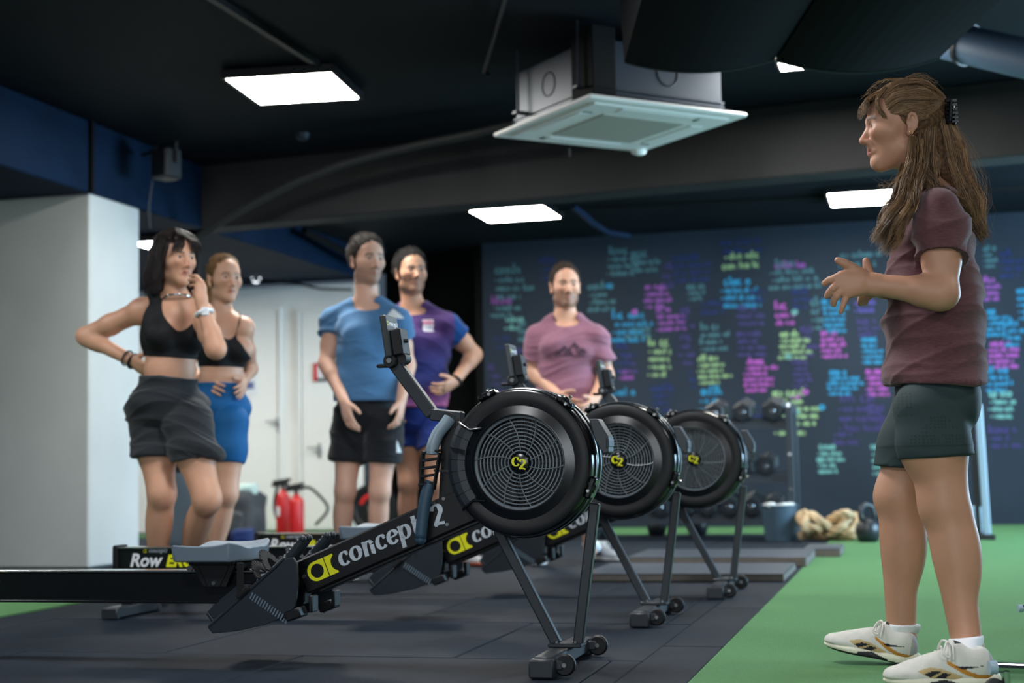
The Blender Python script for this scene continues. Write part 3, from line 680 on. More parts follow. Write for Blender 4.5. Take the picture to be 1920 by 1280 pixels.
    word('concept2', fr + np.array([.088, 0, .062]), X_, Z_, .012, 0, M_sil, rl); emblem(fr + np.array([.062, 0, .061]), X_, Z_, .018, .014, M_yel, rl)
    # --- seat and trolley
    yy = np.linspace(-.145, .145, 13); xx = np.linspace(-.125, .125, 9); vs = []; fs = []
    def edge(u, v):                                     # rounded plan with a notch at the back
        k = math.sqrt(1 - (abs(v) / .152) ** 3.2) ; return u * (.62 + .38 * k)
    for x in xx:
        for y in yy:
            hgt = .350 + .012 * (abs(y) / .145) ** 2 - .010 * math.exp(-((abs(y) - .06) / .04) ** 2) + .012 * max(0, (x / .125)) ** 2 - .006 * (1 - min(1, abs(y) / .03)) + .004 * max(0, -x / .125) ** 2
            vs.append((edge(x, y) - 1.113, y, hgt))
    nx, ny = len(xx), len(yy)
    top = len(vs); vs += [(p[0] * .96 + -1.113 * .04, p[1] * .95, .312 + .0 * p[2]) for p in vs[:top]]
    fs += [(i * ny + j, (i + 1) * ny + j, (i + 1) * ny + j + 1, i * ny + j + 1) for i in range(nx - 1) for j in range(ny - 1)]
    fs += [(top + i * ny + j, top + i * ny + j + 1, top + (i + 1) * ny + j + 1, top + (i + 1) * ny + j) for i in range(nx - 1) for j in range(ny - 1)]
    ring = [j for j in range(ny)] + [i * ny + ny - 1 for i in range(1, nx)] + [(nx - 1) * ny + j for j in range(ny - 2, -1, -1)] + [i * ny for i in range(nx - 2, 0, -1)]
    fs += [(ring[i], ring[(i + 1) % len(ring)], top + ring[(i + 1) % len(ring)], top + ring[i]) for i in range(len(ring))]
    ST = MB().add(vs, fs).build('seat', M_seat, R, True, .006, fix=True)
    MB().box((-1.113, 0, .306), (.15, .16, .014), None, .003).box((-1.113, 0, .295), (.17, .10, .02), None, .003).build('trolley_plate', M_matte, ST, False)
    for s in (-1, 1):
        MB().prism([(-.075, .30), (.075, .30), (.045, .232), (-.03, .232)], (-1.113, s * .048, 0), X_, Z_, Y_ * s * .014).bar((-1.165, s * .064, .295), (-1.135, s * .064, .236), .008, .006, Y_).bar((-1.06, s * .064, .295), (-1.09, s * .064, .236), .008, .006, Y_).build('trolley_bracket', M_matte, ST, False)
        MB().cyl((-1.108, s * .06, .243), (-1.108, s * .068, .243), .0065, 8).cyl((-1.19, s * .058, .288), (-1.19, s * .066, .288), .01, 10).build('trolley_bolt', M_bolt, ST)
    # --- rear foot
    MB().box((-2.19, 0, .024), (.06, .34, .045), None, .006).box((-2.19, -.17, .022), (.072, .03, .044), None, .004).box((-2.19, .17, .022), (.072, .03, .044), None, .004).build('rear_foot', M_legm, R)
    MB().bar((-2.19, -.02, .04), (-2.19, -.02, .185), .05, .05, Y_, .004).bar((-2.19, .0, .05), (-2.11, .0, .18), .03, .03, Y_).build('rear_leg', M_frame, R, False)
    return R

rower = make_rower()
ROT = -RA
spots = []
for n_, f_ in (((1020, 1271), (1104, 1226)), ((1193, 1176), (1262, 1147)), ((1335, 1122), (1385, 1103))): spots.append((flr(*n_) + flr(*f_)) / 2)
RL = ['nearest black rowing machine with the flywheel closest to the camera', 'middle rowing machine of the row, standing behind the nearest flywheel',
      'farthest rowing machine of the row, its flywheel in front of the dumbbell rack']
for i, p in enumerate(spots):
    o = rower if i == 0 else copy_tree(rower)
    o.location = (p[0], p[1], 0); o.rotation_euler = (0, 0, ROT)
    tag(o, RL[i], 'rowing machine', 'rowing machines in a row')
# ================================================================== things on the ceiling
M_acw = mat('aircon_white_plastic', (238, 238, 236), 0.45)
M_acg = mat('aircon_grille', (170, 170, 160), 0.6, var=0.1, vscale=200)
M_galv = mat('galvanised_sheet', (48, 57, 69), 0.45, metal=0.3, var=0.12, vscale=6)
M_duct = mat('dark_duct_fabric', (5, 9, 16), 0.85, spec=.1, var=0.2, vscale=3)
M_pipe = mat('blue_grey_pipe_paint', (88, 116, 148), 0.45)
zA = 2.35
cs = [flr(x, y, zA) for x, y in ((922, 254), (1095, 185), (1418, 215), (1200, 291))]
ac_c = sum(cs) / 4; ang = math.atan2(*( (cs[2] - cs[1])[[1, 0]] )); ang2 = math.atan2(*((cs[3] - cs[0])[[1, 0]])); ang = (ang + ang2) / 2
AC = empty('air_conditioner', (ac_c[0], ac_c[1], zA), ang, 'white square ceiling cassette air conditioner under its metal housing', 'air conditioner')
hw = .485
pn = MB().box((0, 0, .012), (2 * hw, 2 * hw, .022), None, .009)
pn.box((0, 0, -.002), (1.72 * hw, 1.72 * hw, .012), None, .005); PN = pn.build('panel', M_acw, AC, False)
MB().box((0, 0, -.010), (1.04 * hw, 1.04 * hw, .006), None, .002).build('intake_grille', M_acg, PN, False)
for k in range(4):
    a = k * PI / 2; c_, s_ = math.cos(a), math.sin(a)
    MB().box((.72 * hw * c_, .72 * hw * s_, -.009), (.075, .94 * hw, .004), ((c_, s_, 0), (-s_, c_, 0), (0, 0, 1)), .001).build('louvre', M_acw, PN, False)
    MB().box((.72 * hw * c_ - .52 * hw * s_, .72 * hw * s_ + .52 * hw * c_, -.0095), (.05, .012, .004), ((c_, s_, 0), (-s_, c_, 0), (0, 0, 1))).build('louvre_slot', M_legm, PN, False)
cv = flr(1200, 283, zA); ca, sa = math.cos(-ang), math.sin(-ang); dv = (cv - ac_c)[:2]; lx, ly = ca * dv[0] - sa * dv[1], sa * dv[0] + ca * dv[1]
MB().sphere((lx * .93, ly * .93, -.012), (.05, .035, .022), 12, 6).build('corner_cap', M_acw, PN)
dv = (flr(1068, 275, zA) - ac_c)[:2]; MB().cyl((ca * dv[0] - sa * dv[1], sa * dv[0] + ca * dv[1], -.01), (ca * dv[0] - sa * dv[1], sa * dv[0] + ca * dv[1], -.055), .004, 6).build('drip_wire', M_black_metal, PN)
bd_ = MB().box((0, 0, .18), (.78, .78, .31), None, .004)
for z_ in (.06, .085): bd_.box((0, 0, z_), (.80, .80, .008))
BDY = bd_.build('housing', M_galv, AC, False)
MB().lathe([(.058, 0), (.062, .004), (.066, 0)], (.05, -.391, .20), (0, -1, 0), 24).lathe([(.058, 0), (.062, .004), (.066, 0)], (-.391, .05, .20), (-1, 0, 0), 24).build('knockout', M_black_metal, BDY)
MB().box((-.34, -.30, .22), (.14, .20, .36), None, .004).build('pipe_cover', M_black, BDY, False)
for sx in (-1, 1):
    for sy in (-1, 1):
        MB().cyl((sx * .43, sy * .30, .10), (sx * .43, sy * .30, CEIL - zA), .007, 8).box((sx * .42, sy * .30, .10), (.07, .04, .012)).build('hanger_rod', M_galv, AC)
# dark ducts with bellied undersides that run from the camera side to the air conditioner
def duct(pxl, pxr, d, zbot, sag, label, l2=None):
    yl = 70; a_, b_ = at(pxl, 100, d), at(pxr, 100, d); wid = np.linalg.norm((b_ - a_)[:2]); ux = nrm((b_ - a_) * (1, 1, 0)); uy = np.array([-ux[1], ux[0], 0])
    o = empty('ceiling_duct', ((a_ + b_)[0] / 2, (a_ + b_)[1] / 2, zbot), math.atan2(ux[1], ux[0]), label, 'air duct', 'bellied dark ducts')
    prof = [(-wid / 2 - .02, CEIL - zbot)] + [(-wid / 2 + wid * t, sag * (2 * t - 1) ** 2) for t in np.linspace(0, 1, 15)] + [(wid / 2 + .02, CEIL - zbot)]
    MB().prism(prof, (0, 0, 0), X_, Z_, -Y_ * 3.2).build('duct_skin', M_duct, o, False)
    rim = [(x, .004, z) for x, z in prof[1:-1]]; MB().tube(rim, .006, 6).build('duct_rim', M_galv, o)
    return o
duct(1170, 1452, 6.5, 2.306, .05, 'left dark bellied duct above the air conditioner')
duct(1455, 1762, 6.5, 2.29, .06, 'right dark bellied duct with a thin shining rim hiding a lamp')
pp = MB().tube([at(1690, 52, 7.6), at(1760, 72, 7.4), at(1960, 118, 6.9), at(1960, 118, 6.9) + 3 * (at(1960, 118, 6.9) - at(1760, 72, 7.4))], .095, 20)
PP = tag(pp.build('ceiling_pipe', M_pipe), 'thick blue-grey pipe under the ceiling at the right edge', 'pipe')
q = at(1812, 84, 7.27); ax_ = nrm(at(1960, 118, 6.9) - at(1760, 72, 7.4)); MB().lathe([(.098, -.012), (.106, -.012), (.106, .012), (.098, .012)], q, ax_, 24, closed=True).tube([q + EZ * .10, q + EZ * .3], .006, 6).build('pipe_strap', M_black_metal, PP)
MB().bar(at(1755, 38, 7.9), at(1960, 6, 7.3), .09, .05).build('ceiling_batten', M_black, None, False); tag(bpy.data.objects['ceiling_batten'], kind='structure')
spk = empty('wall_speaker', at(312, 308, 9.6), -RA - .3, 'small black loudspeaker on a yoke under the beam above the column', 'speaker')
MB().box((0, 0, 0), (.15, .14, .2), None, .012).build('cabinet', M_black_metal, spk, False)
MB().box((0, -.073, 0), (.12, .006, .17), None, .002).build('speaker_grille', M_matte, spk, False)
MB().tube([(-.09, 0, 0), (-.09, 0, .13), (.09, 0, .13), (.09, 0, 0)], .012, 6).tube([(-.09, .0, .1), (-.25, .03, .1)], .014, 6).build('yoke', M_black_metal, spk, False)
MB().tube([(-.12, 0, -.05), (-.16, 0, -.25), (-.17, .02, -.4)], .006, 5).build('lead', M_cable, spk)
sm = empty('smoke_detector', flr(567, 250, CEIL), 0, 'small round smoke detector on the ceiling beyond the large lamp', 'smoke detector')
MB().lathe([(0, -.045), (.035, -.045), (.05, -.02), (.052, 0)], (0, 0, 0), Z_, 20).build('dome', M_galv, sm)

# ================================================================== gear by the mural wall
M_hex = mat('rubber_hex_head', (30, 36, 42), 0.38, spec=0.6)
M_chrome = mat('chrome', (205, 210, 214), 0.16, metal=1.0)
M_rack = mat('rack_paint', (44, 54, 64), 0.5)
M_bucket = mat('blue_grey_bucket', (62, 84, 100), 0.45)
M_chalkw = mat('white_rags', (205, 214, 218), 0.9)
M_rope = mat('manila_rope', (198, 172, 134), 0.85, var=0.25, vscale=60, bump=0.6, bscale=140)
RK_D = 11.1
rk0 = flr(1487, 1010); RKA, RKB = ab(rk0)
rack = empty('dumbbell_rack', P3(RKA - .75, RKB, 0), -RA, 'dark three-tier dumbbell rack against the mural behind the flywheels', 'dumbbell rack')
for x in (-.75, .75):
    for y in (0, .38): MB().box((x, y, .50 + .0), (.055, .055, 1.0), None, .004).build('post', M_rack, rack, False)
    for z_ in (.05, .95):
        MB().box((x, .19, z_), (.05, .36, .05), None, .004).build('side_frame', M_rack, rack, False)
    for z_ in (.36, .62, .98): MB().cyl((x, -.03, z_), (x, -.04, z_), .014, 10).build('post_bolt', M_chrome, rack)
TZ = (.16, .46, .86)
for z_ in TZ:
    MB().box((0, .08, z_), (1.46, .06, .025), None, .003).box((0, .30, z_ + .03), (1.46, .06, .025), None, .003).bar((-.73, .04, z_ - .02), (.73, .04, z_ - .02), .012, .05, Z_).build('shelf', M_rack, rack, False)
def dumbbell_proto():
    d = empty('dumbbell', (0, 0, 0))
    for s in (-1, 1):
        hx = MB().lathe([(0, .062), (.06, .062), (.072, .052), (.072, -.052), (.06, -.062), (0, -.062)], (0, s * .115, .064), Y_, 6, ref=(.5, 0, .866))
        h_ = hx.build('head', M_hex, d, False)
        MB().lathe([(0, .064), (.017, .064), (.021, .060)], (0, s * .115, .064), (0, s, 0), 14).build('end_disc', M_chrome, h_)
    MB().cyl((0, -.06, .064), (0, .06, .064), .016, 14).build('handle', M_chrome, d)
    return d
DB = dumbbell_proto(); dbn = 0
def put_db(px, tier, rowname, sc=1.0, label=None):
    global dbn
    o = DB if dbn == 0 else copy_tree(DB); dbn += 1
    a_ = ab(at(px, 800, RK_D))[0] - RKA + .75
    p = P3(RKA - .75 + a_, RKB + .19, TZ[tier] + .03)
    o.location = p; o.rotation_euler = (.12, 0, -RA); o.scale = (sc, sc, sc)
    tag(o, label, 'dumbbell', rowname)
LB = [(1450, 2, 'black hex dumbbell at the right end of the top rack shelf', 1.15), (1392, 2, 'black hex dumbbell second from right on the top rack shelf', 1.1), (1338, 2, 'black hex dumbbell on the top shelf just above the farthest flywheel', 1.1),
      (1434, 1, 'black hex dumbbell at the right end of the middle rack shelf', 1.05), (1393, 1, 'black hex dumbbell half hidden by the farthest flywheel, middle shelf', 1.05),
      (1444, 0, 'black hex dumbbell behind the bucket on the bottom rack shelf', 1.05), (1404, 0, 'black hex dumbbell left of the bucket on the bottom shelf', 1.12), (1362, 0, 'black hex dumbbell second left of the bucket, bottom shelf', 1.12),
      (1318, 0, 'black hex dumbbell on the bottom shelf right of the middle leg', 1.12), (1273, 0, 'black hex dumbbell on the bottom shelf between two machine legs', 1.12), (1226, 0, 'black hex dumbbell at the left end of the bottom shelf', 1.1)]
for px, t_, lab, sc in LB: put_db(px, t_, 'hex dumbbells on the rack', sc, lab)
def kettlebell(p, r, label, rz=0.0):
    k = empty('kettlebell', p, rz, label, 'kettlebell', 'kettlebells on the floor')
    b = MB().lathe([(0, 0), (.6 * r, 0), (.85 * r, .25 * r), (r, .85 * r), (.92 * r, 1.35 * r), (.6 * r, 1.75 * r), (0, 1.9 * r)], (0, 0, 0), Z_, 24); b.build('bell', M_hex, k, 'all')
    MB().tube([(.5 * r, 0, 1.5 * r), (.68 * r, 0, 2.1 * r), (.52 * r, 0, 2.75 * r), (0, 0, 2.95 * r), (-.52 * r, 0, 2.75 * r), (-.68 * r, 0, 2.1 * r), (-.5 * r, 0, 1.5 * r)], .20 * r, 10).build('handle', M_hex, k, 'all')
    return k
kettlebell(flr(1628, 1016), .088, 'black kettlebell on the floor at the end of the rope pile', .4)
kettlebell(flr(1308, 1004), .085, 'black kettlebell on the floor under the rack behind the farthest machine', .2)
kettlebell(flr(1232, 1004), .08, 'black kettlebell on the floor left under the rack', .9)
bk = empty('bucket', flr(1463, 1013), 0, 'blue-grey bucket of white rags before the dumbbell rack', 'bucket')
MB().lathe([(0, .004), (.098, .004), (.105, 0), (.128, .24), (.134, .245), (.134, .258), (.124, .258), (.100, .02), (0, .02)], (0, 0, 0), Z_, 28).build('pail', M_bucket, bk)
rg = MB(); q_ = random.Random(3)
for k in range(9): rg.sphere((q_.uniform(-.08, .08), q_.uniform(-.08, .08), .235 + q_.uniform(0, .02)), (q_.uniform(.03, .05), q_.uniform(.03, .05), .022), 8, 5)
tag(rg.build('rags', M_chalkw, bk), kind='stuff')
# pile of battle rope
rp = flr(1560, 1012); q_ = random.Random(11); pts = []
ctrl = [(1500, 1003), (1540, 1006), (1600, 1005), (1608, 985), (1570, 975), (1530, 990), (1500, 975), (1508, 962), (1535, 975), (1570, 998), (1598, 975), (1586, 962), (1560, 972), (1530, 1000), (1508, 990), (1520, 965), (1550, 985), (1590, 998), (1612, 975), (1600, 968), (1575, 990), (1545, 1004), (1515, 1000)]
for i, (x, y) in enumerate(ctrl):
    d_ = 10.72 + .10 * math.sin(i * 2.1); p = at(x, y, d_); p[2] = max(p[2], .036); pts.append(p)
rpts = catmull(pts, 9)
rope = empty('battle_rope', rp, 0, 'thick tan battle rope heaped on the floor before the mural', 'rope'); ro = np.array(rope.location)
for k in range(3):                                       # three twisted strands
    st = []
    for i, p in enumerate(rpts):
        d_ = nrm(rpts[min(i + 1, len(rpts) - 1)] - rpts[max(i - 1, 0)]); _, u, v = frame(d_); a = i * .55 + k * 2 * PI / 3
        st.append(p - ro + .014 * (math.cos(a) * u + math.sin(a) * v))
    MB().tube(st, .0185, 8).build('strand', M_rope, rope, 'all')
MB().tube([flr(1632, 1006) - ro + EZ * .03, flr(1660, 1003) - ro + EZ * .03], .03, 10).build('rope_end', M_rope, rope)
# low platforms
M_ply = mat('grey_ply_edge', (104, 98, 92), 0.7, var=0.12, vscale=30)
M_pt = mat('grey_platform_top', (62, 70, 80), 0.4, var=0.15, vscale=6)
def platform(px, py, wid, dep, h, label):
    c = flr(px, py); a_, b_ = ab(c); t = empty('training_platform', P3(a_ - wid / 2, b_ + dep / 2, 0), -RA, label, 'platform', 'low boards beside the turf')
    MB().box((0, 0, h / 2 - .004), (wid, dep, h - .012), None, .003).build('board', M_ply, t, False); MB().box((0, 0, h - .004), (wid - .004, dep - .004, .01), None, .003).build('top_mat', M_pt, t, False)
platform(1470, 1091, 1.0, .75, .04, 'low grey board nearest the camera beside the turf')
platform(1512, 1063, 1.0, .75, .055, 'low grey board in the middle, behind the front one')
platform(1576, 1044, .22, .5, .05, 'short grey board at the back beside the turf')
# sled with two push posts right of the coach
sd = empty('push_sled', (*flr(1800, 1012)[:2], 0), -RA, 'push sled with two upright posts behind the coach', 'sled')
so = np.array(sd.location); M_slp = mat('light_blue_grey_post', (150, 172, 188), 0.4); Rm = np.array([E1, E2, EZ])
def sl(px, py, d): return Rm @ (at(px, py, d) - so)
g0 = Rm @ (flr(1852, 1012) - so); g1 = Rm @ (flr(1742, 1012) - so)
tp = sl(1834, 757, 10.4); MB().bar((g0[0], g0[1], .02), tp, .05, .05, Y_, .006).build('post', M_slp, sd, False)
MB().bar((g0[0] - .055, g0[1] + .02, .02), tp - X_ * .05 + Y_ * .02, .035, .05, Y_, .004).build('post', M_black_metal, sd, False)
MB().bar((g1[0], g1[1], .02), (g1[0] - .06, g1[1] + .05, .95), .05, .05, Y_, .006).build('post', M_black_metal, sd, False)
MB().box(((g0 + g1)[0] / 2, g0[1], .02), (abs(g0[0] - g1[0]) + .1, .09, .04), None, .005).box((g0[0], g0[1] + .35, .02), (.06, .7, .04), None, .005).box((g1[0], g1[1] + .35, .02), (.06, .7, .04), None, .005).build('base', M_black_metal, sd, False)
bx = sl(1828, 975, 10.7); MB().box(bx, (.09, .12, .2), None, .008).box(bx + Z_ * .03 - Y_ * .062, (.07, .004, .05)).build('weight_box', M_slp, sd, False)
# silver bar frame at the lower right edge
bf_ = empty('low_bar_stand', (*flr(1889, 1312)[:2], 0), 0, 'silver tube of a low wheeled bar stand at the lower right edge', 'bar stand')
bo = np.array(bf_.location); dB = bo[1]
a0_ = at(1856, 1251, dB) - bo; a1_ = at(1990, 1256, dB + .05) - bo
TB = MB().tube([a0_ + X_ * .012, a1_], .0135, 16).build('tube', M_chrome, bf_); MB().tube([a0_ - X_ * .002, a0_ + X_ * .016], .0165, 16).build('end_cap', M_slp, TB)
l0 = at(1886, 1258, dB) - bo; MB().cyl(l0, (l0[0], l0[1], .012), .010, 12).build('leg', M_chrome, bf_); MB().cyl(a1_ - X_ * .04, ((a1_ - X_ * .04)[0], (a1_ - X_ * .04)[1], .003), .010, 12).build('leg', M_chrome, bf_)
w0 = at(1866, 1291, dB) - bo; MB().lathe([(0, -.012), (.018, -.012), (.026, -.008), (.026, .008), (.018, .012), (0, .012)], (w0[0], w0[1], .027), Y_, 20).build('wheel', M_matte, bf_); MB().cyl((w0[0], -.02 + w0[1], .027), (w0[0], w0[1] + .02, .027), .014, 14).build('wheel_hub', M_slp, bf_)
rb_ = empty('bar_end', at(1912, 1140, 5.2), 0, 'short silver bar end poking in at the right edge', 'bar'); MB().tube([(-.002, 0, 0), (.3, -.02, 0)], .011, 14).build('tube', M_chrome, rb_); MB().tube([(-.006, 0, 0), (.008, 0, 0)], .0135, 14).build('end_cap', M_slp, rb_); [MB().cyl((x_, -.01, 0), (x_, -.01, -np.array(rb_.location)[2] + .004), .01, 8).build('leg', M_chrome, rb_) for x_ in (.10, .27)]

# ================================================================== gear by the white wall
M_red = mat('extinguisher_red', (196, 30, 34), 0.35, spec=0.6)
def extinguisher(px, py, d, r, h, label, hose_dir):
    c = at(px, py, d); e = empty('fire_extinguisher', (c[0], c[1], 0), 0, label, 'fire extinguisher', 'red fire extinguishers by the doors')
    MB().lathe([(0, .0), (r * .92, 0), (r, .02), (r, h * .8), (r * .8, h * .9), (r * .4, h * .95), (r * .32, h)], (0, 0, 0), Z_, 24).build('cylinder', M_red, e)
    if hose_dir < 0: MB().box((-r * .55, -r * .84, h * .52), (r * .6, .012, h * .2), (nrm((.85, -.52, 0)), nrm((.52, .85, 0)), (0, 0, 1)), .003).build('label', M_prw, e, False)
    MB().cyl((0, 0, h), (0, 0, h + .045), r * .3, 12).bar((-.09, 0, h + .06), (.07, 0, h + .085), .03, .014, Y_).bar((-.10, 0, h + .035), (.05, 0, h + .05), .03, .012, Y_).build('valve', M_matte, e)
    MB().tube(catmull([(.03, 0, h + .04), (.12 * hose_dir, 0, h + .05), (.25 * hose_dir, .02, h - .08), (.26 * hose_dir, .02, h * .55), (.16 * hose_dir, .03, h * .25)]), .013, 8).build('hose', M_matte, e)
    return e
extinguisher(531, 990, 13.2, .062, .40, 'left red fire extinguisher with a white label before the doors', -.3)
extinguisher(556, 990, 13.0, .066, .36, 'right red fire extinguisher with a black hose looping to the right', 1)
def on_wall_box(px0, py0, px1, py1, name, label, cat, m, off=.02):
    a_, b_ = on_ww(px0, py0, off), on_ww(px1, py1, off); c = (a_ + b_) / 2; o = empty(name, c, -RA, label, cat); wd, hg = abs((b_ - a_) @ E1), abs(a_[2] - b_[2])
    MB().box((0, 0, 0), (wd, .006, hg), None, .001).build('sheet', m, o, False); return o, wd, hg
M_paper = mat('paper', (222, 226, 230), 0.8); M_pb = mat('paper_blue_print', (96, 108, 150), 0.8)
o, wd, hg = on_wall_box(459, 676, 482, 742, 'notice_sheet', 'paper notice with two blue blocks on the door', 'notice', M_paper, .035)
for z_ in (.18, -.2):
    MB().box((-.01, -.005, hg * z_), (wd * .7, .004, hg * .2)).build('print', M_pb, o, False)
o, wd, hg = on_wall_box(586, 679, 616, 716, 'fire_sign', 'white and red fire safety sign left of the man in blue', 'sign', M_paper, .035)
MB().box((-wd * .32, -.005, 0), (wd * .28, .004, hg * .9)).box((wd * .1, -.005, hg * .4), (wd * .7, .004, hg * .12)).build('print', M_red, o, False)
MB().box((wd * .05, -.005, -hg * .38), (wd * .8, .004, hg * .16)).build('print', M_legm, o, False)
M_bag = mat('dark_grey_canvas', (66, 70, 74), 0.9, var=0.2, vscale=14, bump=0.5, bscale=40)
g = flr(455, 1012); bg = empty('gear_bag', (g[0], g[1], 0), -RA, 'dark grey canvas bag bulging with pale clothes behind the women', 'bag')
import bmesh as _bm
def soft_box(size, seed, amp):
    b = _bm.new(); _bm.ops.create_cube(b, size=1.0); _bm.ops.subdivide_edges(b, edges=b.edges[:], cuts=7, use_grid_fill=True)
    for v in b.verts:
        p = v.co.copy(); k = 1 - .22 * (abs(p.x * 2) ** 4 + abs(p.y * 2) ** 4 + abs(p.z * 2) ** 4 - 1) / 2
        n_ = noise.noise(p * 3 + Vector((seed, 0, 0))); v.co = Vector((p.x * size[0] * k, p.y * size[1] * k, p.z * size[2] * k)) * (1 + amp * n_)
    me = bpy.data.meshes.new('soft'); b.to_mesh(me); b.free(); return me
def soft(name, size, loc, m, parent, seed, amp=.18):
    me = soft_box(size, seed, amp); me.name = name; return link(name, me, m, parent, 'all', 0, loc)
soft('bag_body', (.42, .34, .40), (-.05, 0, .20), M_bag, bg, 2); soft('side_pocket', (.22, .1, .2), (-.02, -.16, .14), M_bag, bg, 5)
soft('clothes', (.26, .2, .12), (0, 0, .40), mat('pale_green_cloth', (176, 200, 196), .9), bg, 8, .4)
MB().tube([(-.18, -.05, .34), (-.1, -.08, .44), (.04, -.08, .43), (.1, -.05, .34)], .012, 6).build('carry_strap', M_strap, bg)
g = flr(352, 1035); b2 = empty('gear_bag', (g[0], g[1], 0), -RA, 'tall slate holdall standing between the legs of the woman in black', 'bag')
soft('bag_body', (.32, .3, .62), (0, 0, .31), mat('slate_canvas', (84, 98, 110), .9, bump=.4, bscale=40), b2, 4, .14); soft('clothes', (.2, .2, .14), (.1, 0, .48), M_chalkw, b2, 9, .3)
MB().bar((-.02, -.1, .55), (-.02, -.08, .8), .12, .1, Y_, .02).build('bag_top', M_strap, b2)
g = flr(468, 1016); tag(soft('rolled_towel', (.16, .3, .12), (g[0], g[1] - .3, .06), mat('navy_towel', (26, 44, 92), .95), None, 12, .1), 'navy rolled towel on the floor before the canvas bag', 'towel')
# bumper plate leaning on a stand
c = at(701, 952, 13.3); st = empty('plate_stand', (c[0], c[1], 0), -RA, 'upright blue-grey stand behind the man in blue', 'stand')
MB().bar((-.09, .12, 0), (-.09, .12, 1.12), .075, .06, Y_, .006).build('post', M_rack, st, False); MB().box((0, .12, .02), (.6, .08, .04), None, .005).build('base', M_rack, st, False)
bp_ = empty('bumper_plate', (c[0], c[1], 0), -RA, 'black bumper plate with red print standing behind the legs of the man in blue', 'weight plate')
zc = c[2]; rr = zc
MB().lathe([(.03, -.035), (.075, -.035), (.08, -.02), (rr * .72, -.02), (rr * .78, -.035), (rr * .97, -.035), (rr, -.025), (rr, .025), (rr * .97, .035), (.03, .035), (.03, -.035)], (0, 0, zc), Y_, 48).build('disc', M_matte, bp_)
MB().lathe([(rr * .45, -.0215), (rr * .62, -.0215)], (0, 0, zc), Y_, 12, a0=.3, a1=1.9).lathe([(rr * .45, -.0215), (rr * .62, -.0215)], (0, 0, zc), Y_, 12, a0=3.4, a1=5.0).build('print', M_red, bp_)
hb2 = MB().lathe([(.026, -.037), (.04, -.037), (.04, .037), (.026, .037)], (0, 0, zc), Y_, 20, closed=True).build('bore_ring', M_chrome, bp_)
# ring lamp hanging in the dark gap above the white wall
rl_ = empty('ring_lamp', at(480, 522, 13.6), 0, 'small white ring lamp in the dark gap above the white wall', 'lamp')
MB().lathe([(.030, -.006), (.042, -.006), (.042, .006), (.030, .006)], (0, 0, 0), Y_, 24, closed=True).build('ring', mat('ring_glow', (235, 240, 245), .4, emit=2.5), rl_)
MB().cyl((0, .01, .04), (0, .01, .25), .006, 6).build('stem', M_black_metal, rl_)
